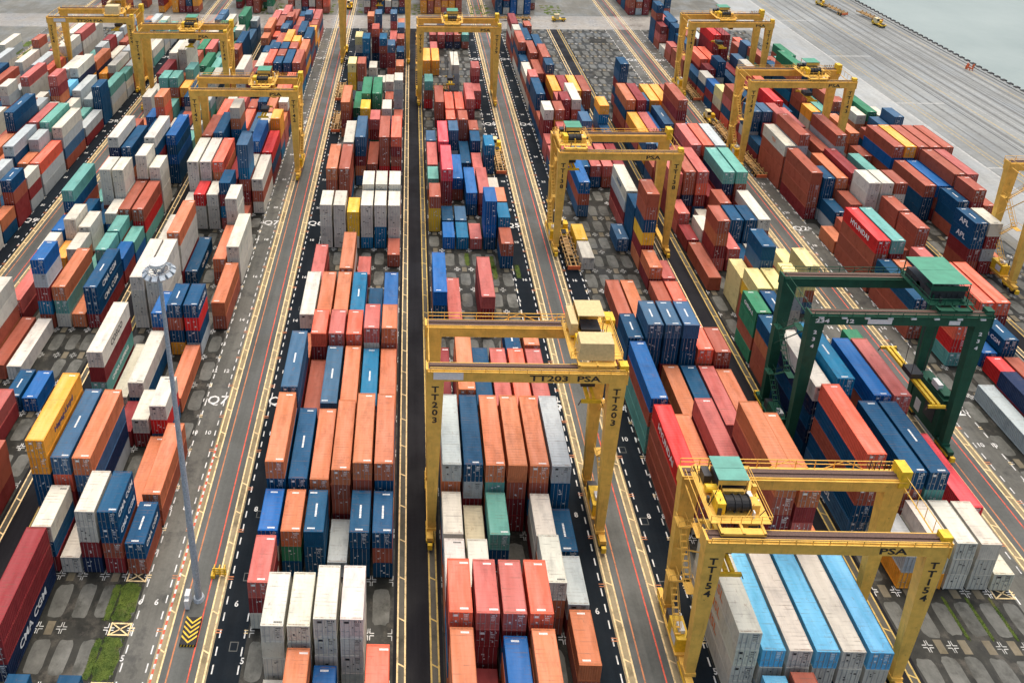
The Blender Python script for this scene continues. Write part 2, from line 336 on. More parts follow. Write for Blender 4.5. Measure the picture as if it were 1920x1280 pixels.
# grass
g = MB(); rg = random.Random(3)
def blob(cx, cy, rx, ry, n=36):
    def sq(t): c = math.cos(t); return math.copysign(abs(c) ** .45, c)
    g.quad([(cx + rx * sq(2 * math.pi * i / n) * rg.uniform(.68, 1.08), cy + ry * sq(2 * math.pi * i / n - math.pi / 2) * rg.uniform(.9, 1.04), .0225) for i in range(n)])
def blades(cx, cy, rx, ry, n):
    for i in range(n):
        a = rg.uniform(0, 6.28); q = math.sqrt(rg.random()); x, y = cx + rx * rg.uniform(-1, 1), cy + ry * rg.uniform(-1, 1); h = rg.uniform(.03, .09); t = rg.uniform(0, 3.14); l = .06
        g.quad([(x - l * math.cos(t), y - l * math.sin(t), .02), (x + l * math.cos(t), y + l * math.sin(t), .02), (x + rg.uniform(-.05, .05), y + rg.uniform(-.05, .05), h)])
for s, k in ((4, 1), (5, 1), (6, 1)):
    blob(-34.3, bnd(s) + 3.3, 1.35, 2.5); blades(-34.3, bnd(s) + 3.3, 1.3, 2.4, 2600)
    blob(-36.0, bnd(s) + 3.2, .5, 2.3); blades(-36.0, bnd(s) + 3.2, .5, 2.3, 800)
for r in (2, 3, 4): blob(57.9 + r * RP + 2.65 , bnd(6) + 3.4, .22, 2.7); blades(57.9 + r * RP + 2.65, bnd(6) + 3.4, .25, 2.6, 500)
for x, y in ((17.6, 136.5), (17.4, 140), (12.3, 141), (22.3, 137)): blob(x, y, .5, 2.2); blades(x, y, .6, 2.4, 700)
gr = link('grass', g.mesh('grass', [M['grass']]), kind='stuff'); tag(gr, 'short green grass growing between the empty slot slabs', 'grass')
g = MB()
for sx, ex in ((-62, -42), (-60, -52), (-38, -29), (-20, -17), (2, 7), (26, 35), (56, 64)):
    for i in range(int((ex - sx) / 2)):
        x = sx + i * 2; 
        for y in range(5): blob(x + rg.uniform(-.6, .6), YE + 19.5 + y * 3 + rg.uniform(-1, 1), rg.uniform(.5, 1.1), rg.uniform(.5, 1.2))
for i in range(6):
    for j in range(4): blob(-156 + i * 4.2, 246 + j * 9, 1.5, 3.2)
gr = link('grass', g.mesh('grass2', [M['grass']]), kind='stuff'); tag(gr, 'patchy grass and weeds beyond the far cross road', 'grass')
# ------------------------------------------------------------------ containers
PAL = {'r': (.38, .095, .055), 'o': (.56, .175, .075), 'm': (.24, .028, .030), 'c': (.74, .13, .07), 'x': (.62, .025, .025), 'O': (.88, .36, .04), 'y': (.85, .50, .04),
       'w': (.62, .585, .49), 'g': (.44, .48, .48), 'b': (.003, .065, .15), 'B': (.006, .11, .34), 'n': (.010, .025, .07), 's': (.045, .12, .22), 't': (.13, .36, .31),
       'G': (.03, .20, .10), 'l': (.13, .45, .68), 'k': (.78, .66, .28), 'p': (.80, .07, .09), 'd': (.50, .12, .10), 'T': (.003, .15, .30), 'e': (.60, .53, .36)}
CN = {'r': 'brick brown', 'o': 'faded orange', 'm': 'maroon', 'c': 'coral red', 'x': 'bright red', 'O': 'bright orange', 'y': 'yellow', 'w': 'white', 'g': 'pale grey', 'b': 'dark blue', 'B': 'bright blue',
      'n': 'navy', 's': 'slate blue', 't': 'pale teal', 'G': 'green', 'l': 'light blue', 'k': 'cream yellow', 'p': 'pinkish red', 'd': 'dusty red', 'T': 'teal blue', 'e': 'beige'}
def cont_mesh(L, H, kind):
    hx = CW / 2; hy = L / 2
    fr = MB()
    # corner posts, rails, castings
    for sx in (-1, 1):
        for sy in (-1, 1):
            x0, x1 = sorted((sx * hx, sx * (hx - .16))); y0, y1 = sorted((sy * hy, sy * (hy - .17))); fr.box(x0, x1, y0, y1, .0, H)
        x0, x1 = sorted((sx * hx, sx * (hx - .08))); fr.box(x0, x1, -hy + .17, hy - .17, 0, .16); fr.box(x0, x1, -hy + .17, hy - .17, H - .11, H - .0)
    for sy in (-1, 1):
        y0, y1 = sorted((sy * hy, sy * (hy - .10))); fr.box(-hx + .16, hx - .16, y0, y1, 0, .15); fr.box(-hx + .16, hx - .16, y0, y1, H - .13, H)
    z0, z1 = .16, H - .11; dp = .045 if kind != 'reefer' else .012; pit = .29 if kind != 'reefer' else .62
    for sx in (-1, 1):
        n_ = int((L - .34) / pit); st = (L - .34) / n_; pts = []
        for i in range(n_):
            y = -hy + .17 + i * st
            if kind == 'reefer': pts += [(0, y), (0, y + st * .9), (1, y + st * .92), (1, y + st * .98)]
            else: pts += [(0, y), (0, y + st * .25), (1, y + st * .5), (1, y + st * .75)]
        pts.append((0, hy - .17))
        for (a, ya), (b2, yb) in zip(pts, pts[1:]):
            xa, xb = sx * (hx - .02 - a * dp), sx * (hx - .02 - b2 * dp); q = [(xa, ya, z0), (xb, yb, z0), (xb, yb, z1), (xa, ya, z1)]
            fr.quad(q if sx > 0 else q[::-1])
    # closed back end
    n_ = 8; st = (CW - .32) / n_; pts = []
    for i in range(n_):
        x = -hx + .16 + i * st; pts += [(0, x), (0, x + st * .25), (1, x + st * .5), (1, x + st * .75)]
    pts.append((0, hx - .16))
    for (a, xa), (b2, xb) in zip(pts, pts[1:]): fr.quad([(xb, hy - .03 - b2 * dp, .15), (xa, hy - .03 - a * dp, .15), (xa, hy - .03 - a * dp, H - .13), (xb, hy - .03 - b2 * dp, H - .13)])
    fr.quad([(-hx + .1, -hy + .1, .1), (-hx + .1, hy - .1, .1), (hx - .1, hy - .1, .1), (hx - .1, -hy + .1, .1)])
    rf = MB(); n_ = int((L - .5) / .42); st = (L - .5) / n_; pts = []
    rd = .010 if kind != 'reefer' else .006
    for i in range(n_):
        y = -hy + .25 + i * st; pts += [(0, y), (0, y + st * .55), (1, y + st * .65), (1, y + st * .9)]
    pts.append((0, hy - .25)); zt = H - .012; xi = hx - .085
    for (a, ya), (b2, yb) in zip(pts, pts[1:]): rf.quad([(-xi, ya, zt - a * rd), (xi, ya, zt - a * rd), (xi, yb, zt - b2 * rd), (-xi, yb, zt - b2 * rd)])
    for y0, y1 in ((-hy + .10, -hy + .25), (hy - .25, hy - .10)): rf.quad([(-xi, y0, zt), (xi, y0, zt), (xi, y1, zt), (-xi, y1, zt)], 1)
    dr = []
    for sx in (-1, 1):
        m = MB(); x0, x1 = sorted((sx * .015, sx * (hx - .165))); yd = -hy + .05
        m.box(x0, x1, yd, yd + .05, .16, H - .14)
        for k in range(5):     # panel ribs
            zz = .3 + k * (H - .5) / 5; m.box(x0 + .08, x1 - .08, yd - .014, yd, zz, zz + (H - .5) / 5 - .12, 0, None, 'xXyzZ')
        dr.append(m)
    rods = []
    for sx in (-1, 1):
        m = MB(); yd = -hy + .012
        for dx in (.28, .80):
            x = sx * dx; m.box(x - .022, x + .022, yd - .02, yd + .024, .05, H - .05)
            m.box(x - .07, x + .07, yd - .028, yd + .024, .06, .14); m.box(x - .07, x + .07, yd - .028, yd + .024, H - .17, H - .09)
            m.box(x, x + sx * .34, yd - .02, yd + .01, 1.0, 1.05) if sx > 0 else m.box(x - .34, x, yd - .02, yd + .01, 1.0, 1.05)
        rods.append(m)
    return {'frame': fr.mesh('frame', [M['paint']]), 'roof': rf.mesh('roof', [M['roofp'], M['redge']]), 'doors': [m.mesh('door', [M['paint']]) for m in dr], 'rods': [m.mesh('locking_rods', [M['rod']]) for m in rods]}
def mark_mesh(seed, L, H, dark):
    rr = random.Random(seed); m = MB(); hy = L / 2
    def line(x, z, wd, h, y=-hy + .035):
        xx = x
        while xx < x + wd - .06:
            cw = rr.uniform(.05, .11)
            if rr.random() < .86: m.box(xx, xx + cw, y - .006, y + .002, z, z + h, 0, None, 'yxXzZ')
            xx += cw + .035
    line(.30, H - .50, .72, .19); line(.34, H - .76, .5, .14)
    z = H - .95
    for k in range(rr.randint(2, 5)): line(.36, z, rr.uniform(.3, .55), .06); z -= .13
    if rr.random() < .7: m.box(-.85, -.85 + rr.uniform(.4, .6), -hy + .029, -hy + .037, H - .70, H - .38, 0, None, 'yxXzZ')
    if rr.random() < .5: m.box(-.62, -.42, -hy + .029, -hy + .037, 1.1, 1.3, 0, None, 'yxXzZ')
    if rr.random() < .5: m.box(.5, .66, -hy + .029, -hy + .037, .7, .86, 0, None, 'yxXzZ')
    if rr.random() < .4: m.box(.05, .16, -hy + .029, -hy + .037, 1.5, 1.66, 0, None, 'yxXzZ')
    for yy, sgn in ((-hy + .45, 1), (hy - .5, 1)):
        if rr.random() < (.75 if not dark else .3):
            xx = rr.choice((-.5, -.1, .15))
            x = xx
            while x < xx + .85: 
                cw = rr.uniform(.06, .12); m.box(x, x + cw, yy - .12, yy + .08, H - .012, H - .006, 0, None, 'Z'); x += cw + .03
    return m.mesh('marking', [M['txt'] if dark else M['mark']])
CM, MK = {}, {}
def get_cm(L, H, kind):
    k = (L, H, kind)
    if k not in CM: CM[k] = cont_mesh(6.06 if L == 20 else 12.19, H, kind)
    return CM[k]
def roof_strip(L, H):
    rr = random.Random(int(L)); m = MB(); y = -1.0
    while y < .9: a = rr.uniform(.1, .22); m.box(-.12, .12, y, y + a, H - .012, H - .006, 0, None, 'Z'); y += a + .05
    return m.mesh('roof_lettering', [M['mark']])
def get_mark(L, H, dark, i):
    k = (L, H, dark, i)
    if k not in MK: MK[k] = mark_mesh(i * 7 + L, 6.06 if L == 20 else 12.19, H, dark)
    return MK[k]
# every stack: block, row, slot, length in feet, tiers, box height in cm, colours from the top down
BO = ['Q10', 'Q9', 'Q8', 'Q7', 'Q6', 'Q5', 'Q4', 'Q3', 'Q2', 'Q1']; CO = 'romcxOywgbBnstGlkpdTe'
STACKS = [
(9,1,10,20,1,290,(2,)),(9,1,13,20,1,290,(9,)),(9,1,17,20,4,290,(9,9,2,)),(9,1,23,20,2,290,(0,0,)),(9,1,24,40,3,290,(1,0,)),(9,1,26,20,2,290,(12,0,)),(9,1,27,20,2,290,(5,)),(9,1,28,20,3,290,(0,0,)),(9,1,29,40,5,290,(14,1,)),(9,1,31,20,3,290,(9,9,14,)),
(9,1,32,40,3,290,(0,13,12,)),(9,1,34,20,3,290,(12,12,13,)),(9,1,35,20,2,290,(0,0,)),(9,2,10,40,2,260,(2,9,)),(9,2,17,20,4,290,(7,2,)),(9,2,20,40,3,290,(0,9,9,)),(9,2,22,40,4,290,(0,10,0,)),(9,2,25,40,2,260,(13,13,)),(9,2,27,40,2,290,(13,14,)),
(9,2,29,20,3,260,(13,13,13,)),(9,2,32,20,3,260,(0,9,0,)),(9,2,35,40,2,260,(3,2,)),(9,3,10,20,1,260,(9,)),(9,3,12,40,2,260,(9,2,)),(9,3,17,20,1,290,(1,)),(9,3,19,20,3,290,(9,9,0,)),(9,3,20,40,3,290,(10,0,2,)),(9,3,22,40,4,290,(5,10,)),
(9,3,24,20,3,260,(0,9,9,)),(9,3,27,40,3,290,(0,12,9,)),(9,3,32,20,3,260,(13,9,0,)),(9,4,10,40,2,260,(9,2,)),(9,4,19,20,4,290,(0,2,)),(9,4,20,40,4,290,(0,10,0,)),(9,4,22,40,4,290,(0,0,)),(9,4,24,20,2,290,(0,7,)),(9,4,26,20,3,260,(7,)),
(9,4,30,20,3,290,(9,9,9,)),(9,4,31,20,3,290,(13,13,13,)),(9,5,19,20,3,260,(0,7,0,)),(9,5,20,40,4,290,(18,0,13,)),(9,5,22,40,4,290,(0,0,)),(9,5,25,20,3,260,(12,13,9,)),(9,5,26,40,3,290,(14,0,0,)),(9,5,28,20,2,260,(0,0,)),(9,5,33,20,2,290,(12,0,)),
(9,6,22,40,4,290,(0,)),(9,6,25,20,4,260,(12,9,)),(9,6,26,20,3,260,(7,0,)),(9,6,34,40,2,260,(14,0,)),(0,1,22,40,4,260,(9,7,7,7,)),(0,1,27,40,3,260,(7,7,0,)),(0,1,29,20,3,290,(0,8,7,)),(0,2,22,40,2,290,(7,8,)),(0,2,27,20,3,260,(13,0,7,)),
(0,2,28,40,4,290,(9,7,8,0,)),(0,2,30,20,1,290,(9,)),(0,2,31,40,3,290,(7,8,7,)),(0,2,33,20,4,290,(0,7,1,18,)),(0,3,22,20,3,290,(7,8,8,)),(0,3,23,20,2,260,(7,1,)),(0,3,24,40,3,260,(7,0,1,)),(0,3,26,40,2,260,(18,13,)),(0,3,28,40,4,260,(0,7,0,18,)),
(0,3,30,40,1,260,(9,)),(0,4,22,20,4,260,(8,18,8,7,)),(0,4,23,40,2,290,(13,8,)),(0,4,25,40,1,290,(7,)),(0,4,27,20,2,260,(9,8,)),(0,4,28,40,2,260,(18,9,)),(0,4,30,20,2,260,(9,8,)),(0,4,31,40,2,290,(1,)),(0,4,33,20,2,290,(8,18,)),(0,5,22,40,3,290,(13,7,13,)),
(0,5,24,20,1,290,(9,)),(0,5,25,40,2,290,(1,0,)),(0,5,27,20,4,290,(7,8,0,1,)),(0,5,28,20,3,260,(8,8,18,)),(0,5,29,20,1,290,(7,)),(0,5,30,40,4,260,(8,8,8,7,)),(0,5,32,20,4,260,(18,8,7,8,)),(0,5,33,20,4,260,(7,9,8,7,)),(0,5,34,40,4,290,(7,2,7,)),
(0,5,36,40,3,260,(7,7,7,)),(0,6,22,20,3,290,(13,7,8,)),(0,6,25,20,3,290,(7,7,7,)),(0,6,28,40,4,290,(18,7,7,7,)),(0,6,30,40,3,290,(3,)),(0,6,32,40,4,290,(7,8,0,9,)),(0,6,34,40,4,290,(18,7,7,)),(8,1,14,40,3,275,(9,0,0,)),(8,1,16,40,4,290,(4,0,0,0,)),
(8,1,18,20,1,290,(1,)),(8,1,20,40,4,290,(0,0,0,2,)),(8,1,22,40,4,290,(7,0,0,)),(8,1,24,20,2,260,(9,2,)),(8,1,25,20,4,290,(12,9,)),(8,1,26,20,2,260,(2,3,)),(8,1,27,20,4,290,(0,18,9,3,)),(8,1,28,20,3,290,(16,20,)),(8,1,29,20,3,260,(10,2,)),
(8,1,30,20,3,260,(7,9,3,)),(8,1,31,40,2,260,(9,2,)),(8,1,33,40,2,290,(0,0,)),(8,1,35,20,2,290,(18,0,)),(8,1,36,20,1,260,(7,)),(8,1,37,20,3,290,(2,18,0,)),(8,1,38,20,5,290,(9,0,9,9,9,)),(8,2,8,20,2,275,(7,0,)),(8,2,10,40,1,275,(8,)),
(8,2,13,20,3,275,(3,4,13,)),(8,2,14,40,3,275,(1,0,0,)),(8,2,16,40,4,290,(13,2,)),(8,2,18,20,2,260,(0,0,)),(8,2,19,20,2,290,(9,8,)),(8,2,20,20,4,260,(9,9,9,8,)),(8,2,21,20,2,290,(2,13,)),(8,2,22,40,5,290,(0,8,)),(8,2,24,20,3,290,(18,2,7,)),
(8,2,25,20,4,290,(12,9,)),(8,2,26,20,3,290,(0,5,)),(8,2,29,40,2,260,(2,9,)),(8,2,31,20,3,260,(2,4,3,)),(8,2,32,40,3,290,(3,2,11,)),(8,2,34,40,3,290,(9,4,9,)),(8,2,36,20,4,260,(9,9,9,9,)),(8,2,37,20,4,260,(9,0,0,9,)),(8,2,38,40,3,290,(18,11,9,)),
(8,3,8,20,3,275,(7,0,2,)),(8,3,10,40,2,275,(11,2,)),(8,3,14,40,4,275,(18,9,0,2,)),(8,3,17,40,2,290,(2,9,)),(8,3,19,20,3,260,(0,0,1,)),(8,3,20,40,4,260,(1,0,8,8,)),(8,3,23,20,4,290,(0,2,1,0,)),(8,3,24,40,4,290,(18,0,9,4,)),(8,3,26,20,3,260,(3,3,7,)),
(8,3,27,40,3,260,(9,0,9,)),(8,3,31,20,4,260,(9,9,7,9,)),(8,3,32,40,3,290,(3,11,)),(8,3,34,20,2,290,(9,18,)),(8,3,35,40,3,290,(0,0,18,)),(8,3,37,20,2,260,(7,2,)),(8,3,38,40,3,290,(9,9,0,)),(8,4,8,40,2,275,(9,2,)),(8,4,11,40,1,275,(4,)),
(8,4,13,20,1,275,(10,)),(8,4,17,40,2,260,(0,1,)),(8,4,19,20,5,260,(7,7,7,)),(8,4,20,40,4,290,(2,0,8,8,)),(8,4,22,40,4,260,(0,8,13,2,)),(8,4,24,40,4,260,(18,0,2,18,)),(8,4,26,40,4,290,(4,4,)),(8,4,28,40,3,290,(2,7,9,)),(8,4,30,40,2,290,(9,9,)),
(8,4,33,40,5,290,(4,2,2,)),(8,4,35,40,3,290,(8,7,)),(8,4,37,20,3,290,(7,3,0,)),(8,5,8,40,2,275,(0,2,)),(8,5,11,40,1,275,(0,)),(8,5,13,20,2,275,(9,9,)),(8,5,14,40,3,260,(3,2,)),(8,5,17,20,4,260,(0,0,0,0,)),(8,5,18,20,4,260,(0,0,0,0,)),
(8,5,19,20,5,260,(7,7,7,)),(8,5,20,40,2,260,(0,0,)),(8,5,22,40,5,290,(0,8,13,)),(8,5,24,40,2,290,(7,9,)),(8,5,26,20,3,290,(9,9,4,)),(8,5,27,20,3,290,(18,7,4,)),(8,5,28,40,4,260,(3,9,0,7,)),(8,5,30,20,4,290,(7,0,)),(8,5,31,40,2,290,(2,3,)),
(8,5,33,40,5,290,(2,2,2,)),(8,5,35,20,2,290,(18,9,)),(8,5,37,40,2,260,(4,2,)),(8,6,8,40,2,275,(0,9,)),(8,6,14,40,3,260,(3,2,)),(8,6,18,20,2,260,(0,0,)),(8,6,19,20,5,260,(0,7,7,)),(8,6,20,40,4,260,(13,8,0,2,)),(8,6,22,40,2,290,(8,0,)),
(8,6,31,40,3,290,(12,9,)),(7,1,8,40,5,290,(3,9,0,9,12,)),(7,1,10,40,5,260,(7,11,9,11,9,)),(7,1,12,20,4,260,(9,)),(7,1,13,20,4,260,(14,14,0,14,)),(7,1,16,40,1,290,(0,)),(7,1,18,20,1,290,(2,)),(7,1,19,20,2,260,(18,18,)),(7,1,20,40,4,275,(18,0,2,2,)),
(7,1,22,20,2,290,(0,12,)),(7,1,23,20,3,290,(12,5,9,)),(7,1,24,40,3,290,(5,18,9,)),(7,1,26,40,4,290,(1,9,0,)),(7,2,7,20,2,275,(8,5,)),(7,2,10,40,5,290,(19,9,9,)),(7,2,13,20,4,260,(9,)),(7,2,14,20,4,260,(16,6,)),(7,2,15,20,3,260,(16,16,16,)),
(7,2,17,20,4,290,(0,1,2,)),(7,2,18,20,2,260,(7,7,)),(7,2,20,40,4,290,(0,0,11,)),(7,2,22,40,3,260,(12,8,9,)),(7,2,24,40,3,290,(18,0,8,)),(7,2,26,40,4,290,(2,2,)),(7,2,28,20,1,290,(14,)),(7,2,29,20,5,290,(9,)),(7,3,7,20,3,260,(7,7,5,)),
(7,3,8,40,4,290,(9,0,)),(7,3,14,20,4,260,(16,6,)),(7,3,15,20,5,290,(9,)),(7,3,17,20,2,260,(18,2,)),(7,3,18,40,1,290,(7,)),(7,3,20,40,4,290,(18,3,2,)),(7,3,22,20,3,290,(0,12,8,)),(7,3,23,40,2,290,(12,5,)),(7,3,25,40,2,290,(10,)),(7,3,27,20,3,290,(12,12,5,)),
(7,4,7,20,3,260,(7,7,7,)),(7,4,8,40,4,290,(9,13,)),(7,4,10,40,4,290,(10,)),(7,4,14,20,4,290,(16,)),(7,4,17,20,1,260,(9,)),(7,4,18,20,3,260,(9,9,9,)),(7,4,19,20,3,260,(0,0,18,)),(7,4,20,40,2,275,(2,3,)),(7,4,22,40,4,290,(18,2,)),(7,4,25,40,3,260,(12,)),
(7,4,27,40,3,290,(5,5,)),(7,5,7,20,3,260,(7,7,7,)),(7,5,10,40,4,290,(18,2,)),(7,5,17,20,1,260,(7,)),(7,5,18,20,3,260,(9,9,9,)),(7,5,19,20,1,260,(0,)),(7,5,20,40,4,290,(13,11,2,3,)),(7,5,22,40,4,290,(3,2,)),(7,5,25,40,5,290,(0,2,)),
(7,5,27,40,3,290,(5,1,)),(7,6,7,20,1,275,(7,)),(7,6,8,40,2,290,(17,)),(7,6,12,20,3,260,(14,)),(7,6,15,20,4,260,(16,16,)),(7,6,16,20,2,290,(16,)),(7,6,17,20,1,260,(19,)),(7,6,18,40,3,260,(7,0,9,)),(7,6,20,40,4,290,(13,0,2,2,)),(7,6,22,40,4,290,(8,2,)),
(7,6,24,40,2,290,(12,18,)),(7,6,26,20,2,290,(9,9,)),(7,6,27,40,3,290,(0,13,)),(6,1,5,40,4,260,(7,7,7,7,)),(6,1,8,40,4,260,(4,0,0,0,)),(6,1,10,40,4,260,(10,0,13,13,)),(6,1,12,20,4,260,(9,9,9,)),(6,1,17,20,1,275,(7,)),(6,1,18,20,1,275,(6,)),
(6,1,22,40,2,260,(18,12,)),(6,1,24,20,2,260,(18,18,)),(6,1,25,20,4,290,(7,2,2,)),(6,1,26,20,2,290,(0,9,)),(6,1,27,40,4,260,(9,9,0,9,)),(6,1,29,20,4,260,(18,9,0,7,)),(6,1,30,40,3,260,(7,0,7,)),(6,1,32,20,3,260,(9,9,7,)),(6,1,33,40,4,290,(0,9,0,7,)),
(6,1,35,20,4,290,(7,0,9,0,)),(6,1,36,40,4,290,(2,7,2,0,)),(6,2,4,20,2,260,(15,)),(6,2,5,40,3,260,(15,7,)),(6,2,8,40,3,290,(1,)),(6,2,12,20,5,260,(12,9,9,9,)),(6,2,14,40,1,290,(0,)),(6,2,20,40,3,290,(10,0,12,)),(6,2,22,40,2,290,(18,0,)),
(6,2,24,20,3,290,(18,2,18,)),(6,2,25,20,4,290,(0,5,0,)),(6,2,30,40,3,290,(0,9,18,)),(6,2,32,40,4,260,(0,18,18,7,)),(6,2,34,40,4,260,(9,7,0,7,)),(6,2,36,40,3,260,(9,7,9,)),(6,3,4,20,2,290,(0,)),(6,3,5,40,3,260,(7,7,)),(6,3,8,40,4,290,(18,2,2,)),
(6,3,10,40,2,290,(1,)),(6,3,12,20,5,260,(12,9,9,2,2,)),(6,3,14,40,1,290,(1,)),(6,3,22,20,2,290,(9,2,)),(6,3,23,20,2,290,(12,0,)),(6,3,24,40,2,260,(18,5,)),(6,3,26,20,4,290,(2,2,2,2,)),(6,3,27,20,3,290,(18,)),(6,3,28,40,3,290,(5,2,)),
(6,3,30,20,4,290,(9,18,9,7,)),(6,3,31,40,4,290,(0,0,9,7,)),(6,3,33,40,4,260,(9,7,2,9,)),(6,3,37,20,3,290,(0,9,2,)),(6,4,5,40,3,260,(15,7,)),(6,4,7,40,6,290,(1,0,2,11,)),(6,4,10,40,2,290,(9,)),(6,4,12,20,5,260,(12,9,9,9,9,)),(6,4,18,20,1,290,(12,)),
(6,4,22,40,2,290,(18,9,)),(6,4,24,20,4,290,(12,12,5,0,)),(6,4,25,20,2,290,(18,18,)),(6,4,26,40,4,290,(7,0,7,0,)),(6,4,28,40,3,290,(2,2,)),(6,5,5,40,3,260,(7,7,)),(6,5,7,40,6,260,(1,2,)),(6,5,10,40,2,290,(18,)),(6,5,12,20,3,275,(3,)),
(6,5,15,20,1,260,(0,)),(6,5,16,20,2,260,(1,2,)),(6,5,17,20,6,290,(0,0,9,6,)),(6,5,18,20,4,260,(9,9,9,9,)),(6,5,19,40,4,260,(7,)),(6,5,22,40,2,290,(18,0,)),(6,5,24,20,2,290,(12,0,)),(6,5,25,20,2,260,(0,12,)),(6,5,26,20,2,260,(7,2,)),
(6,5,27,20,2,260,(9,9,)),(6,5,28,40,3,290,(5,5,)),(6,6,5,40,3,260,(15,7,)),(6,6,7,20,2,260,(1,)),(6,6,10,40,2,260,(1,)),(6,6,12,20,3,260,(0,2,)),(6,6,15,20,1,260,(3,)),(6,6,16,20,1,275,(18,)),(6,6,22,40,2,290,(2,9,)),(6,6,24,20,3,260,(9,18,12,)),
(6,6,25,20,5,260,(5,)),(6,6,28,40,3,290,(0,0,)),(5,1,4,20,4,290,(1,)),(5,1,5,20,5,260,(3,2,)),(5,1,6,20,3,260,(7,)),(5,1,7,20,3,260,(7,)),(5,1,8,40,4,290,(8,1,)),(5,1,10,40,1,260,(2,)),(5,1,12,20,1,290,(2,)),(5,1,14,40,3,290,(10,9,1,)),
(5,1,19,20,3,290,(0,6,6,)),(5,1,21,20,2,290,(13,)),(5,1,22,40,2,290,(18,13,)),(5,1,24,20,2,290,(12,)),(5,1,29,20,3,290,(13,0,4,)),(5,1,33,40,2,260,(5,5,)),(5,2,4,20,2,260,(2,)),(5,2,5,20,5,260,(18,2,2,2,)),(5,2,6,20,3,260,(7,)),(5,2,7,20,2,275,(20,7,)),
(5,2,8,40,4,290,(9,8,2,)),(5,2,10,40,4,290,(1,)),(5,2,14,40,1,290,(18,)),(5,2,18,20,1,290,(10,)),(5,2,19,20,1,290,(9,)),(5,2,20,40,4,290,(17,2,2,0,)),(5,2,23,40,3,290,(17,2,)),(5,2,27,40,3,260,(0,0,2,)),(5,2,33,40,2,260,(5,5,)),(5,2,35,40,1,290,(18,)),
(5,2,38,20,1,290,(18,)),(5,3,4,20,4,260,(10,)),(5,3,5,20,5,260,(18,2,)),(5,3,7,20,3,260,(13,)),(5,3,8,40,4,290,(1,13,)),(5,3,10,40,3,290,(9,)),(5,3,18,20,1,290,(19,)),(5,3,19,20,1,290,(12,)),(5,3,21,40,2,290,(10,)),(5,3,24,20,3,290,(12,9,8,)),
(5,3,26,20,2,290,(3,)),(5,3,27,40,2,290,(3,)),(5,3,37,20,2,260,(18,2,)),(5,3,38,20,2,290,(11,0,)),(5,3,39,20,1,260,(2,)),(5,4,4,20,4,290,(1,)),(5,4,5,20,5,260,(3,2,)),(5,4,8,40,4,290,(1,0,2,2,)),(5,4,10,40,3,290,(18,)),(5,4,14,40,3,260,(18,2,2,)),
(5,4,18,20,1,260,(18,)),(5,4,20,40,2,290,(10,9,)),(5,4,23,40,1,290,(9,)),(5,4,25,20,3,290,(0,0,2,)),(5,4,27,40,2,290,(3,)),(5,4,31,40,3,290,(7,8,8,)),(5,4,37,20,2,260,(2,11,)),(5,5,6,20,3,290,(7,)),(5,5,7,20,3,260,(7,7,)),(5,5,8,40,4,290,(1,0,)),
(5,5,10,40,3,290,(3,)),(5,5,12,20,3,260,(9,)),(5,5,18,20,4,290,(10,10,10,9,)),(5,5,20,40,2,290,(18,2,)),(5,5,22,40,1,290,(18,)),(5,5,24,20,2,290,(9,9,)),(5,5,25,20,2,290,(0,)),(5,5,27,40,3,290,(18,2,2,)),(5,5,37,20,2,260,(0,11,)),(5,5,38,40,1,290,(11,)),
(5,6,5,20,2,260,(1,0,)),(5,6,6,20,2,260,(8,)),(5,6,7,20,2,260,(9,)),(5,6,8,40,4,290,(8,9,9,)),(5,6,10,40,3,290,(18,)),(5,6,12,20,3,290,(1,)),(5,6,17,20,2,290,(0,9,)),(5,6,18,20,3,260,(19,9,)),(5,6,19,20,3,260,(1,)),(5,6,21,20,1,290,(7,)),
(5,6,23,20,3,260,(19,9,9,)),(5,6,29,20,2,290,(18,4,)),(5,6,30,20,4,260,(18,2,13,)),(5,6,37,20,2,260,(13,0,)),(4,1,6,20,3,260,(18,2,7,)),(4,1,7,20,3,260,(10,)),(4,1,8,40,4,290,(1,9,)),(4,1,10,40,4,290,(12,9,)),(4,1,12,20,2,275,(1,0,)),
(4,1,13,40,3,290,(7,)),(4,1,15,40,2,290,(18,)),(4,1,18,20,4,260,(7,7,7,7,)),(4,1,20,40,4,290,(1,0,)),(4,1,26,40,4,260,(1,0,2,)),(4,1,30,20,4,290,(16,6,6,8,)),(4,1,35,20,3,290,(16,7,9,)),(4,1,37,20,1,290,(18,)),(4,2,4,20,1,260,(7,)),
(4,2,5,20,4,260,(7,7,7,7,)),(4,2,7,20,3,260,(1,14,9,)),(4,2,8,40,3,290,(9,)),(4,2,10,40,2,290,(0,)),(4,2,12,20,4,260,(3,2,)),(4,2,13,40,3,290,(1,)),(4,2,18,20,4,260,(7,7,7,7,)),(4,2,20,40,4,290,(0,0,0,)),(4,2,22,40,4,290,(7,)),(4,2,27,40,2,290,(14,)),
(4,2,30,20,4,290,(0,0,8,2,)),(4,2,34,20,4,260,(19,19,9,9,)),(4,2,39,20,3,260,(1,2,0,)),(4,3,4,20,3,260,(1,)),(4,3,5,20,4,260,(7,7,7,7,)),(4,3,7,20,3,260,(9,9,9,)),(4,3,8,40,3,290,(1,0,)),(4,3,10,40,3,290,(12,11,)),(4,3,12,20,4,260,(18,)),
(4,3,13,40,3,290,(1,)),(4,3,15,40,3,290,(1,)),(4,3,18,20,3,290,(6,6,7,)),(4,3,22,40,5,260,(12,9,2,)),(4,3,25,20,4,290,(6,)),(4,3,26,40,5,260,(14,14,)),(4,3,32,20,2,260,(7,8,)),(4,3,35,20,4,290,(3,2,2,9,)),(4,3,39,20,3,290,(12,12,1,)),
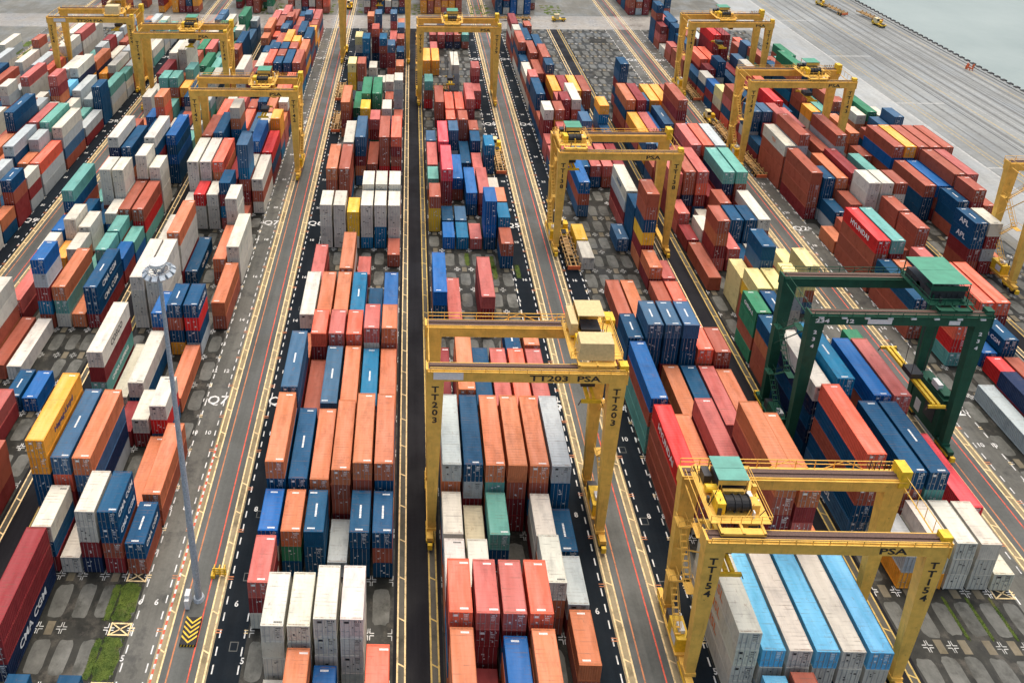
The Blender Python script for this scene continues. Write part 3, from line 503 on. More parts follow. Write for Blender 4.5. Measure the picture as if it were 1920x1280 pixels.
(4,4,4,20,2,260,(10,)),(4,4,5,20,4,290,(7,7,7,7,)),(4,4,7,20,1,260,(8,)),(4,4,8,40,4,260,(1,0,0,2,)),(4,4,10,40,3,290,(1,)),(4,4,12,20,4,260,(3,)),(4,4,13,40,3,290,(19,)),(4,4,16,20,1,290,(18,)),(4,4,18,20,4,260,(7,7,7,19,)),(4,4,19,20,4,290,(7,)),
(4,4,22,40,2,290,(0,)),(4,4,24,20,4,290,(18,2,14,)),(4,4,26,40,5,260,(14,14,)),(4,4,31,20,1,290,(7,)),(4,4,34,20,4,260,(19,0,2,2,)),(4,5,5,20,4,290,(7,7,7,7,)),(4,5,7,20,3,260,(9,9,9,)),(4,5,8,40,4,290,(1,0,)),(4,5,10,40,3,275,(19,)),
(4,5,12,20,4,290,(18,)),(4,5,13,40,2,260,(9,)),(4,5,18,20,4,260,(7,7,19,19,)),(4,5,19,20,4,290,(7,)),(4,5,22,40,5,260,(0,0,0,4,)),(4,5,25,20,4,290,(7,)),(4,5,29,20,1,290,(0,)),(4,5,30,20,2,290,(7,8,)),(4,5,33,20,4,260,(12,2,2,3,)),
(4,5,37,40,1,260,(18,)),(4,5,39,20,3,290,(12,18,1,)),(4,6,4,20,3,290,(3,)),(4,6,7,20,3,260,(9,0,9,)),(4,6,8,40,4,290,(1,9,)),(4,6,10,40,3,275,(1,)),(4,6,12,20,4,290,(1,)),(4,6,13,40,3,290,(10,)),(4,6,17,20,1,290,(0,)),(4,6,18,20,4,260,(7,7,7,)),
(4,6,19,20,4,290,(7,)),(4,6,22,40,5,260,(3,2,0,4,)),(4,6,27,20,1,290,(0,)),(4,6,28,20,4,290,(7,8,8,8,)),(4,6,32,20,2,290,(1,0,)),(4,6,34,20,2,290,(9,9,)),(4,6,36,20,2,290,(0,18,)),(4,6,37,20,3,260,(12,1,2,)),(4,6,39,20,2,260,(1,0,)),
(3,1,8,40,5,290,(5,5,9,)),(3,1,11,40,4,290,(7,2,13,)),(3,1,14,40,4,275,(7,7,7,7,)),(3,1,16,40,3,275,(7,7,7,)),(3,1,19,20,2,290,(7,1,)),(3,1,20,40,5,260,(7,7,7,)),(3,1,22,40,5,260,(0,)),(3,1,24,40,4,290,(3,0,12,5,)),(3,1,26,20,4,260,(7,7,)),
(3,1,27,20,3,290,(9,9,12,)),(3,1,28,40,5,290,(7,7,7,)),(3,1,30,40,3,260,(0,0,)),(3,1,34,20,4,260,(1,9,18,2,)),(3,1,35,40,4,290,(1,0,0,7,)),(3,1,37,40,4,260,(18,9,5,12,)),(3,1,39,20,3,290,(7,0,18,)),(3,2,5,40,3,290,(2,2,11,)),(3,2,7,20,3,260,(7,9,2,)),
(3,2,8,40,4,290,(12,3,2,)),(3,2,11,40,1,290,(7,)),(3,2,14,40,4,275,(7,7,7,7,)),(3,2,16,40,4,290,(1,7,7,)),(3,2,19,20,3,290,(4,7,7,)),(3,2,20,40,5,260,(7,7,7,)),(3,2,22,40,5,275,(9,9,)),(3,2,24,40,3,290,(12,2,3,)),(3,2,26,20,4,260,(18,0,2,2,)),
(3,2,27,20,2,290,(10,9,)),(3,2,28,40,4,260,(2,12,0,5,)),(3,2,30,40,4,260,(7,2,1,5,)),(3,2,32,20,4,260,(9,9,18,7,)),(3,2,33,40,3,260,(12,0,7,)),(3,2,35,20,3,290,(3,0,2,)),(3,2,36,40,4,260,(0,9,9,7,)),(3,2,38,40,4,260,(18,3,7,7,)),(3,3,4,20,1,260,(9,)),
(3,3,7,20,1,260,(7,)),(3,3,8,40,4,290,(1,12,11,8,)),(3,3,10,20,1,290,(2,)),(3,3,11,40,2,290,(7,9,)),(3,3,13,20,3,290,(10,)),(3,3,16,40,1,290,(9,)),(3,3,19,20,3,290,(7,7,7,)),(3,3,20,40,5,260,(3,1,)),(3,3,23,20,6,290,(7,)),(3,3,24,40,3,290,(3,9,0,)),
(3,3,26,20,3,290,(0,18,2,)),(3,3,27,20,2,290,(9,)),(3,3,28,20,4,290,(3,2,3,2,)),(3,3,29,20,4,260,(18,0,1,9,)),(3,3,30,40,4,290,(3,2,)),(3,3,32,20,4,290,(9,18,5,18,)),(3,3,33,40,4,260,(0,12,3,2,)),(3,3,35,20,4,290,(12,1,12,0,)),(3,3,36,20,4,260,(9,2,18,0,)),
(3,3,37,20,4,290,(0,9,12,0,)),(3,3,38,40,3,290,(0,5,7,)),(3,4,7,20,4,260,(7,7,2,11,)),(3,4,10,20,2,260,(7,2,)),(3,4,13,20,4,260,(9,0,9,5,)),(3,4,19,20,4,290,(9,)),(3,4,20,40,3,290,(2,)),(3,4,22,20,4,290,(12,9,)),(3,4,23,20,1,290,(9,)),
(3,4,24,40,3,260,(12,2,7,)),(3,4,26,20,4,260,(9,1,18,12,)),(3,4,27,20,1,290,(7,)),(3,4,30,20,4,290,(9,18,18,5,)),(3,4,31,20,4,290,(0,1,1,0,)),(3,4,32,20,4,290,(9,0,2,9,)),(3,4,33,40,4,290,(5,9,1,9,)),(3,4,35,40,3,290,(2,2,3,)),(3,4,37,40,3,260,(0,12,1,)),
(3,4,39,20,3,260,(9,18,9,)),(3,5,4,20,1,260,(9,)),(3,5,7,20,4,260,(9,9,0,2,)),(3,5,8,40,1,290,(1,)),(3,5,10,20,3,260,(7,4,12,)),(3,5,11,40,1,290,(1,)),(3,5,13,20,4,260,(9,4,9,)),(3,5,16,40,2,290,(1,0,)),(3,5,18,20,4,290,(7,7,7,)),(3,5,19,20,1,260,(0,)),
(3,5,20,20,6,290,(12,)),(3,5,21,20,3,290,(7,10,0,)),(3,5,22,40,4,290,(10,2,)),(3,5,24,20,4,260,(7,3,7,2,)),(3,5,25,40,4,260,(1,3,0,18,)),(3,5,27,20,3,260,(18,7,1,)),(3,5,28,20,3,290,(1,18,18,)),(3,5,29,20,3,260,(1,12,0,)),(3,5,30,40,4,290,(9,2,)),
(3,5,32,20,4,290,(0,2,9,0,)),(3,5,33,20,4,290,(5,0,18,18,)),(3,5,34,20,3,290,(7,3,5,)),(3,5,35,40,4,260,(9,1,0,5,)),(3,5,37,20,3,260,(0,9,2,)),(3,5,38,20,4,260,(12,18,0,5,)),(3,5,39,20,3,290,(18,2,18,)),(3,6,7,20,2,260,(9,0,)),(3,6,8,40,2,275,(1,0,)),
(3,6,14,40,2,290,(1,0,)),(3,6,16,40,3,290,(7,7,7,)),(3,6,20,40,3,290,(7,0,7,)),(3,6,22,40,3,290,(4,9,)),(3,6,24,20,4,290,(5,5,)),(3,6,25,20,3,260,(1,18,18,)),(3,6,26,20,4,260,(7,2,)),(3,6,27,40,4,290,(3,12,5,12,)),(3,6,29,20,3,290,(12,0,18,)),
(3,6,30,40,4,290,(0,2,)),(3,6,32,40,4,260,(1,12,5,12,)),(3,6,34,40,4,260,(9,2,12,2,)),(3,6,36,20,3,290,(5,5,9,)),(3,6,37,20,3,290,(0,7,5,)),(3,6,38,40,3,290,(18,9,18,)),(2,1,12,40,4,290,(7,7,0,)),(2,1,14,40,2,290,(18,2,)),(2,1,16,20,3,260,(7,7,7,)),
(2,1,17,20,3,260,(10,7,1,)),(2,1,18,40,5,260,(13,9,0,)),(2,1,20,40,1,260,(13,)),(2,1,23,40,3,290,(0,7,13,)),(2,1,25,20,2,290,(1,0,)),(2,1,26,20,4,290,(7,7,)),(2,1,27,20,4,260,(7,1,8,13,)),(2,1,28,40,5,260,(2,2,)),(2,1,30,40,5,290,(7,7,7,)),
(2,1,32,20,3,260,(8,8,14,)),(2,1,33,20,4,260,(8,9,14,7,)),(2,1,34,20,2,290,(1,1,)),(2,1,35,40,2,290,(0,7,)),(2,1,37,40,2,260,(7,7,)),(2,2,12,40,1,290,(0,)),(2,2,16,20,2,290,(5,)),(2,2,17,20,4,260,(7,7,)),(2,2,18,20,3,260,(9,1,7,)),
(2,2,19,20,1,290,(9,)),(2,2,21,40,6,260,(7,11,)),(2,2,23,40,1,260,(8,)),(2,2,25,20,3,290,(10,10,0,)),(2,2,26,20,2,260,(7,7,)),(2,2,27,20,5,290,(13,13,)),(2,2,28,40,3,290,(1,1,9,)),(2,2,30,40,6,260,(7,7,7,7,)),(2,2,32,20,3,290,(0,8,9,)),
(2,2,33,40,3,290,(14,2,)),(2,2,35,40,3,260,(7,12,0,)),(2,2,37,20,4,260,(12,1,0,0,)),(2,2,38,20,4,260,(12,13,12,0,)),(2,3,12,40,1,275,(7,)),(2,3,14,20,5,290,(10,)),(2,3,16,20,3,260,(7,1,7,)),(2,3,17,20,3,290,(7,7,2,)),(2,3,18,20,2,260,(9,10,)),
(2,3,19,20,5,290,(7,7,7,)),(2,3,21,40,5,260,(9,9,)),(2,3,23,40,3,290,(9,7,1,)),(2,3,25,20,5,290,(1,3,)),(2,3,26,20,3,290,(13,13,7,)),(2,3,27,20,5,290,(13,0,5,)),(2,3,28,40,2,260,(9,9,)),(2,3,30,20,3,260,(9,0,14,)),(2,3,31,40,2,290,(7,)),
(2,3,33,40,3,290,(18,14,)),(2,3,36,20,4,260,(14,14,8,7,)),(2,3,37,40,3,290,(7,0,13,)),(2,4,9,40,2,260,(18,2,)),(2,4,11,20,1,290,(9,)),(2,4,14,40,3,290,(1,13,7,)),(2,4,16,40,1,290,(13,)),(2,4,18,20,3,260,(7,10,9,)),(2,4,19,20,5,290,(7,7,7,)),
(2,4,20,40,1,290,(7,)),(2,4,22,20,2,290,(1,10,)),(2,4,23,40,2,290,(7,)),(2,4,25,20,2,290,(7,1,)),(2,4,26,20,2,260,(9,9,)),(2,4,27,20,4,290,(5,2,)),(2,4,28,20,5,290,(13,)),(2,4,29,20,3,290,(8,12,9,)),(2,4,30,40,4,260,(14,7,8,1,)),(2,4,32,20,2,290,(14,14,)),
(2,4,33,20,2,290,(13,7,)),(2,4,34,40,3,290,(8,13,12,)),(2,4,37,20,2,290,(13,9,)),(2,4,38,20,2,290,(7,7,)),(2,5,11,20,1,260,(10,)),(2,5,14,40,1,290,(1,)),(2,5,16,20,3,260,(13,10,1,)),(2,5,17,20,3,260,(13,)),(2,5,18,40,3,290,(0,13,)),
(2,5,20,20,5,290,(7,7,)),(2,5,21,40,6,260,(7,)),(2,5,23,40,2,290,(7,7,)),(2,5,25,20,3,260,(0,9,13,)),(2,5,26,40,4,290,(9,7,8,13,)),(2,5,28,20,3,290,(1,13,0,)),(2,5,29,20,4,260,(14,12,7,14,)),(2,5,30,40,3,290,(13,14,7,)),(2,5,32,20,3,260,(9,1,12,)),
(2,5,33,20,4,260,(8,7,13,7,)),(2,5,34,40,2,260,(14,1,)),(2,5,36,20,3,290,(7,1,7,)),(2,5,37,40,4,290,(14,14,7,12,)),(2,6,7,40,3,290,(0,0,2,)),(2,6,14,40,3,290,(9,9,2,)),(2,6,16,20,2,290,(10,2,)),(2,6,17,20,2,260,(13,10,)),(2,6,18,40,3,290,(0,4,13,)),
(2,6,20,20,4,290,(7,7,7,7,)),(2,6,22,40,5,260,(10,9,10,9,9,)),(2,6,24,20,2,260,(13,7,)),(2,6,25,20,2,260,(8,13,)),(2,6,26,20,3,260,(13,1,1,)),(2,6,27,20,3,260,(8,13,14,)),(2,6,28,40,4,260,(7,9,8,7,)),(2,6,30,40,2,260,(7,0,)),(2,6,33,20,3,290,(0,1,9,)),
(2,6,34,40,3,290,(9,9,9,)),(2,6,36,40,2,260,(12,9,)),(2,6,38,20,3,260,(8,9,12,)),(1,1,12,40,3,260,(7,0,0,)),(1,1,18,20,2,290,(8,7,)),(1,1,19,20,4,260,(13,1,8,13,)),(1,1,20,40,2,260,(8,7,)),(1,1,22,40,3,290,(0,2,)),(1,1,24,40,4,290,(1,7,7,7,)),
(1,1,26,20,4,260,(7,13,8,8,)),(1,1,27,40,3,290,(9,13,7,)),(1,1,29,40,4,290,(7,7,)),(1,1,31,40,3,290,(13,18,13,)),(1,1,33,20,3,290,(8,18,8,)),(1,1,34,20,2,260,(7,7,)),(1,1,35,20,2,260,(0,13,)),(1,1,36,20,3,290,(9,9,9,)),(1,1,37,40,2,290,(9,18,)),
(1,2,12,40,4,290,(1,7,8,7,)),(1,2,14,20,4,290,(7,8,0,9,)),(1,2,15,40,4,290,(7,13,7,8,)),(1,2,18,20,4,290,(0,7,9,7,)),(1,2,19,40,3,290,(7,8,0,)),(1,2,21,40,4,260,(1,9,8,7,)),(1,2,23,40,6,260,(9,9,2,)),(1,2,25,20,4,290,(8,7,8,13,)),(1,2,26,20,2,290,(7,8,)),
(1,2,27,20,4,290,(2,2,)),(1,2,28,20,2,260,(7,13,)),(1,2,29,40,4,290,(0,8,0,7,)),(1,2,32,20,4,290,(8,7,0,7,)),(1,2,33,20,4,290,(2,2,)),(1,2,34,20,4,260,(8,8,9,7,)),(1,2,35,40,4,290,(8,1,18,7,)),(1,2,37,40,2,290,(13,13,)),(1,3,12,20,4,290,(7,9,8,8,)),
(1,3,13,40,4,290,(1,13,1,0,)),(1,3,15,40,4,290,(0,1,1,0,)),(1,3,18,40,2,260,(18,8,)),(1,3,20,40,3,290,(1,8,18,)),(1,3,22,40,3,260,(1,13,7,)),(1,3,24,40,4,260,(7,7,8,7,)),(1,3,26,20,6,290,(18,2,)),(1,3,27,20,4,290,(15,2,)),(1,3,28,40,5,290,(7,11,5,0,)),
(1,3,30,40,4,290,(1,11,)),(1,3,32,40,3,260,(7,11,)),(1,3,34,20,3,290,(0,9,7,)),(1,3,35,40,2,260,(7,7,)),(1,3,37,40,3,260,(1,7,7,)),(1,4,12,40,2,290,(1,13,)),(1,4,14,40,2,260,(8,7,)),(1,4,17,20,4,260,(9,13,8,7,)),(1,4,18,20,2,260,(8,7,)),
(1,4,19,40,4,260,(8,7,8,7,)),(1,4,21,40,5,260,(8,9,)),(1,4,23,40,5,260,(18,13,)),(1,4,25,20,2,290,(7,8,)),(1,4,26,20,3,290,(7,0,7,)),(1,4,27,40,4,260,(8,8,18,18,)),(1,4,29,20,2,290,(8,0,)),(1,4,30,20,3,260,(5,2,)),(1,4,31,40,2,290,(7,8,)),
(1,4,33,40,2,260,(0,8,)),(1,4,35,20,2,290,(7,0,)),(1,4,36,20,4,260,(9,8,1,18,)),(1,4,37,40,3,290,(8,8,8,)),(1,5,12,40,4,290,(0,8,7,7,)),(1,5,14,20,4,290,(0,9,13,0,)),(1,5,15,40,4,290,(13,8,9,7,)),(1,5,18,20,4,290,(18,0,7,8,)),(1,5,19,40,2,260,(9,7,)),
(1,5,21,20,3,290,(1,7,0,)),(1,5,22,20,4,290,(8,7,8,8,)),(1,5,23,40,5,260,(13,8,)),(1,5,25,20,2,260,(7,8,)),(1,5,26,20,2,290,(13,7,)),(1,5,27,40,3,260,(8,13,8,)),(1,5,30,40,4,260,(7,0,11,7,)),(1,5,32,20,4,260,(8,1,7,8,)),(1,5,33,40,2,260,(9,9,)),
(1,5,35,40,2,260,(7,7,)),(1,5,37,40,3,260,(7,8,7,)),(1,6,12,40,4,290,(7,1,0,8,)),(1,6,14,20,3,260,(9,9,8,)),(1,6,15,40,4,260,(1,8,7,1,)),(1,6,17,20,4,260,(9,8,7,7,)),(1,6,18,20,2,290,(1,9,)),(1,6,19,20,4,290,(9,0,2,2,)),(1,6,20,20,3,290,(7,2,8,)),
(1,6,21,40,3,290,(3,8,8,)),(1,6,23,40,4,290,(7,8,12,0,)),(1,6,25,40,2,260,(8,2,)),(1,6,27,20,4,290,(9,9,9,9,)),(1,6,28,40,3,290,(13,8,7,)),(1,6,30,20,3,260,(13,7,8,)),(1,6,31,40,3,260,(8,1,0,)),(1,6,33,20,4,290,(7,7,8,8,)),(1,6,34,40,2,290,(7,13,)),
(1,6,36,20,4,260,(13,8,8,7,)),(1,6,37,40,2,290,(13,8,)),
]
LOGOS = {('Q7', 1, 11, 0): ('COSCO', '+', 'k', 1.5), ('Q7', 2, 5, 2): ('CMA CGM', '+', 'w', 1.5), ('Q7', 5, 7, 0): ('CMA CGM', '+', 'w', 1.1), ('Q7', 5, 7, 1): ('CMA CGM', '+', 'w', 1.1), ('Q7', 6, 7, 0): ('CMA CGM', '+', 'w', 1.0), ('Q8', 6, 14, 0): ('CMA CGM', '+', 'w', 1.5), ('Q8', 6, 14, 1): ('CMA CGM', '+', 'w', 1.5), ('Q7', 1, 8, 0): ('Hapag-Lloyd', '+', 'n', 1.2), ('Q4', 1, 5, 0): ('IRISL', '-', 'o', 1.7), ('Q4', 1, 5, 1): ('IRISL', '-', 'o', 1.7), ('Q4', 1, 5, 2): ('IRISL', '-', 'o', 1.7), ('Q4', 1, 8, 0): ('HYUNDAI', '-', 'w', 1.5), ('Q2', 1, 16, 0): ('HYUNDAI', '-', 'w', 1.5), ('Q3', 1, 8, 4): ('MOL', '-', 'w', 1.4), ('Q7', 1, 11, 2): ('CHINA SHIPPING', '+', 'w', 1.0), ('Q8', 6, 18, 2): ('CHINA SHIPPING', '+', 'w', 1.0), ('Q3', 1, 13, 0): ('CHINA S.', '-', 'w', 0.9), ('Q3', 1, 13, 1): ('CHINA S.', '-', 'w', 0.9), ('Q7', 5, 13, 0): ('CMA CGM', '+', 'w', 1.0), ('Q7', 5, 13, 2): ('CMA CGM', '+', 'w', 1.0), ('Q7', 3, 11, 1): ('CMA CGM', '+', 'w', 1.2), ('Q1', 1, 17, 0): ('APL', '-', 'w', 1.6), ('Q1', 1, 17, 1): ('APL', '-', 'w', 1.6), ('Q4', 5, 19, 0): ('MAERSK', '-', 'b', 1.1), ('Q2', 5, 13, 0): ('CMA CGM', '-', 'w', 1.0), ('Q7', 3, 16, 0): ('CMA CGM', '+', 'w', 1.1), ('Q2', 1, 22, 0): ('TEX', '-', 'o', 1.2)}
NEAR = [3,4,5,10,22,39,42,45,46,65,68,72,78,87,91,242,254,255,256,257,258,259,260,262,263,264,265,269,308,309,310,311,314,318,322,333,370,374,383,417,418,425,429,462,465,469,473,485,517,534,
535,536,537,538,539,540,541,542,543,547,551,552,555,559,572,573,578,582,586,593,599,617,618,620,621,622,626,631,638,651,655,659,663,676,679,685,689,698,707,711,713,720,726,730,742,743,744,745,746,747,
748,749,750,751,752,753,757,758,761,800,803,808,809,812,840,843,844,846,851,852,886,888,889,890,891,892,894,899,900,902,918,923,924,926,929,932,938,946,962,966,969,988,993,996,999,1003,1005,1008,1028,1029,
1032,1034,1037,1038,1042,1043,1049,1063,1068,1071,1075,1078,1098,1103,1107,1110,1113,1116,1130,1133,1137,1140,1143,1162,1164,1166,1170,1173,1176,1178,1199,1202,1205,1206,1210,1215,1217,1225,1241,1242,1245,1248,1250,1254,1257,1265,1285,1289,1291,1292,
1295,1298,1302,1305,1308,1336,1339,1340,1341,1345,1348,1352,1355,1382,1383,1384,1387,1391,1394,1398,1431,1434,1438,1441,1445,1448,1482,1483,1485,1486,1487,1491,1501,1541,1542,1543,1545,1546,1550,1551,1555,1559,1567,1609,1611,1612,1613,1616,1619,1620,
1628,1681,1683,1687,1735,1736,1737,1738,1741,1742,1746,1748,1752,1766,1813,1814,1815,1816,1818,1821,1824,1872,1883,1921,1927,1937,1975,1979,1980,1986,1998,2033,2034,2036,2037,2046,2083,2093,2104,2143,2144,2145,2152,2161,2261,2368,2430,2473,2479,2483,
]
BLK = {'Q10': 'far left block', 'Q9': 'block left of lane Q9', 'Q8': 'block left of the mast behind lane Q8', 'Q7': 'block left of the mast road', 'Q6': 'block left of the central crane tracks',
       'Q5': 'block right of the central crane tracks', 'Q4': 'block right of lane Q4', 'Q3': 'block under the green crane', 'Q2': 'block right of lane Q2', 'Q1': 'block beside the quay'}
ORD = ['', 'first', 'second', 'third', 'fourth', 'fifth', 'sixth', 'seventh', 'eighth', 'ninth', 'tenth', 'eleventh', 'twelfth', 'thirteenth', 'fourteenth', 'fifteenth', 'sixteenth', 'seventeenth', 'eighteenth', 'nineteenth', 'twentieth'] + ['%dth' % i for i in range(21, 60)]
allc = []
fill = 'rmodbsgwrmoT'
rs = random.Random(11)
for bi, r, s, L, n, h, cc in STACKS:
    b = BO[bi]; h = h / 100; cols = ''.join(CO[q] for q in cc)
    cols = cols[::-1]                     # bottom to top of what shows
    hidden = ''.join(rs.choice(fill) for _ in range(max(0, n - len(cols)))); cols = (hidden + cols)[-n:]
    x = BX[b] + (r - 1) * RP + CW / 2; f = .28 if L == 20 else .52; ln_ = 6.06 if L == 20 else 12.19
    for i, c in enumerate(cols):
        allc.append(dict(b=b, r=r, s=s, L=L, n=n, i=i, c=c, h=h, x=x + rs.uniform(-.04, .04), y=bnd(s) + f + ln_ / 2 + rs.uniform(-.05, .05), z=.15 + i * h))
def cid(k): return '%s.%d.%d.%d' % (k['b'], k['r'], k['s'], k['i'])
NEAR = set(NEAR); near = [k for i, k in enumerate(allc) if i in NEAR]; rest = [k for i, k in enumerate(allc) if i not in NEAR]
slots_in = {b: sorted({k['s'] for k in allc if k['b'] == b}) for b in BX}
used = {}
BLN = {'Q10': 'leftmost', 'Q9': 'second', 'Q8': 'third', 'Q7': 'fourth', 'Q6': 'fifth', 'Q5': 'sixth', 'Q4': 'seventh', 'Q3': 'eighth', 'Q2': 'ninth', 'Q1': 'tenth'}
def label(k):
    size = 'long' if k['L'] == 40 else 'short'
    ft = k['n'] - k['i']; bay = slots_in[k['b']].index(k['s'])
    pos = 'alone' if k['n'] == 1 else 'topmost' if ft == 1 else {2: 'second', 3: 'third', 4: 'fourth', 5: 'fifth', 6: 'sixth'}[ft] + ' down'
    by = 'nearest bay' if bay == 0 else ORD[bay + 1] + ' bay'
    bl = {'Q8': 'third block', 'Q9': 'second block', 'Q10': 'leftmost block', 'Q7': 'block by floodlight mast', 'Q6': 'block left of central tracks', 'Q5': 'block right of central tracks', 'Q4': 'block under nearest crane', 'Q3': 'block under green crane', 'Q2': 'ninth block', 'Q1': 'quay-side block'}[k['b']]
    return '%s %s container, %s, %s stack, %s, %s' % (size, CN[k['c']], pos, ORD[k['r']], by, bl)
TEXTCOL = {'w': M['mark'], 'k': M['txt'], 'b': plain('blue_lettering', (.03, .10, .22)), 'n': plain('navy_lettering', (.02, .03, .12)), 'o': plain('orange_lettering', (.72, .22, .06))}
WH = {'w', 'k', 'e', 'g'}
for k in near:
    kind = 'reefer' if k['c'] in 'w' else 'std'
    cm = get_cm(k['L'], round(k['h'] - .012, 3), kind)
    flip = rs.random() < .10 and not (k['b'], k['r'], k['s'], k['n'] - 1 - k['i']) in LOGOS
    e = empty('shipping_container', (k['x'], k['y'], k['z']), math.pi if flip else 0)
    tag(e, label(k), 'shipping container', 'shipping containers stacked in the yard')
    base = PAL[k['c']]; j = rs.uniform(.88, 1.1) if k['c'] not in 'wl' else rs.uniform(.96, 1.04); col = tuple(min(1, v * j * rs.uniform(.96, 1.04)) for v in base) + (1,)
    kids = [link('frame', cm['frame'], e), link('roof', cm['roof'], e)]
    for i in range(2):
        dd = link('door', cm['doors'][i], e); dd.color = col; link('locking_rods', cm['rods'][i], dd)
    for q in kids: q.color = col
    link('marking', get_mark(k['L'], round(k['h'] - .012, 3), k['c'] in WH, rs.randint(0, 9)), e)
    if k['c'] in 'sbTn' and k['i'] == k['n'] - 1 and rs.random() < .75:
        kk = ('strip', k['L'], round(k['h'] - .012, 3))
        if kk not in MK: MK[kk] = roof_strip(6 if k['L'] == 20 else 12, kk[2])
        link('roof_lettering', MK[kk], e)
    lg = LOGOS.get((k['b'], k['r'], k['s'], k['n'] - 1 - k['i']))
    if lg:
        s_, side, tc_, size = lg; sx = 1 if side == '+' else -1
        text('lettering', s_, size, TEXTCOL[tc_], e, (sx * (CW / 2 + .004), 0, k['h'] * .52), (R(90), 0, R(90) * sx), .004, 1.0, bold=.03)
# everything farther: one object
g = MB()
def farbox(g, k, det):
    L = 6.06 if k['L'] == 20 else 12.19; H = k['h'] - .012; x, y, z = k['x'], k['y'], k['z']; j = rs.uniform(.85, 1.1); c = tuple(min(1, v * j) for v in PAL[k['c']])
    hx, hy = CW / 2, L / 2
    g.box(x - hx, x + hx, y - hy + .06, y + hy, z, z + H - .03, 0, c, 'xXyYz')
    g.quad([(x - hx, y - hy + .06, z + H - .03), (x + hx, y - hy + .06, z + H - .03), (x + hx, y + hy, z + H - .03), (x - hx, y + hy, z + H - .03)], 1, c)
    for sx in (-1, 1):
        a, b2 = sorted((x + sx * hx, x + sx * (hx - .14))); g.box(a, b2, y - hy, y - hy + .06, z, z + H, 0, c, 'xXyZ')
        a, b2 = sorted((x + sx * (hx + .006), x + sx * (hx - .10))); g.box(a, b2, y - hy + .06, y + hy, z + H - .1, z + H, 0, c)
        a, b2 = sorted((x + sx * .02, x + sx * (hx - .16))); g.box(a, b2, y - hy + .03, y - hy + .06, z + .14, z + H - .12, 0, c, 'xXyzZ')
        for dx in (.3, .8): q = x + sx * dx; g.box(q - .025, q + .025, y - hy, y - hy + .03, z + .04, z + H - .04, 2, None, 'xXyZ')
    g.box(x - hx + .14, x + hx - .14, y - hy, y - hy + .06, z + H - .12, z + H, 0, c, 'yZz')
    dk = k['c'] in WH
    for q in range(rs.randint(2, 4)):
        a = rs.uniform(-.8, .6); zz = rs.uniform(.5, H - .5); g.box(x + a, x + a + rs.uniform(.12, .35), y - hy + .012, y - hy + .028, z + zz, z + zz + rs.uniform(.1, .22), 3 if not dk else 4, None, 'y')
    if rs.random() < .6 and not dk: a = rs.uniform(-.4, .1); g.box(x + a, x + a + .7, y - hy + .35, y - hy + .52, z + H - .03, z + H - .02, 3, None, 'Z')
for k in rest: farbox(g, k, 0)
rs2 = random.Random(21)
for x, y, n_, cc in ((-160, 262, 1, 'r'), (-158, 243, 1, 'm'), (-151, 236, 1, 'r'), (-157, 226, 1, 'm'), (-164, 250, 1, 'r'), (-140, 262, 2, 'gw'), (-135, 247, 2, 'wg'), (-148, 227, 1, 'w'), (-145, 214, 2, 'gg'), (-141, 214, 2, 'oo'), (-138, 205, 2, 'og'), (-149, 201, 2, 'wt'), (-135, 222, 1, 'w')):
    for i in range(n_): farbox(g, dict(x=x, y=y, z=.15 + i * 2.75, L=40, h=2.75, c=cc[i]), 0)
for b, x0, h0, h1, cc, pp in (('Q10', -125.9, 2, 4, 'robmw', .3), ('Q9', -102.6, 2, 4, 'mrnbO', .7), ('Q8', -72.1, 2, 4, 'crmwG', .8), ('Q7', -49.3, 2, 4, 'rwmbgc', .9), ('Q6', -18.31, 2, 4, 'sbmrw', .8), ('Q5', 4.64, 3, 5, 'dOoOr', .9), ('Q4', 35.3, 4, 5, 'brBmw', .95), ('Q2', 88.8, 3, 4, 'bmrg', .8)):
    for s in range(0, 9):
        for r in range(6):
            if rs2.random() < pp and not (b == 'Q4' and s > 3 and rs2.random() < .4):
                y = YE + 19 + s * 6.6 + 3; c0 = rs2.choice(cc)
                for i in range(rs2.randint(h0, h1)):
                    farbox(g, dict(x=x0 + r * RP + 1.22, y=y, z=.15 + i * 2.75, L=20, h=2.75, c=rs2.choice(cc) if rs2.random() < .5 else c0), 0)

if g.v:
    o = link('shipping_containers', g.mesh('far_containers', [M['apaint'], M['aroof'], M['rod'], M['mark'], M['txt']], attr=True), kind='stuff')
    tag(o, 'remaining smaller and farther containers stacked across the whole yard', 'shipping containers')
def cyl_ok(a, b2, tx, yd): return not (tx - 1.3 < a < tx + 1.6 and yd - 1.1 < b2 < yd + 1.0)
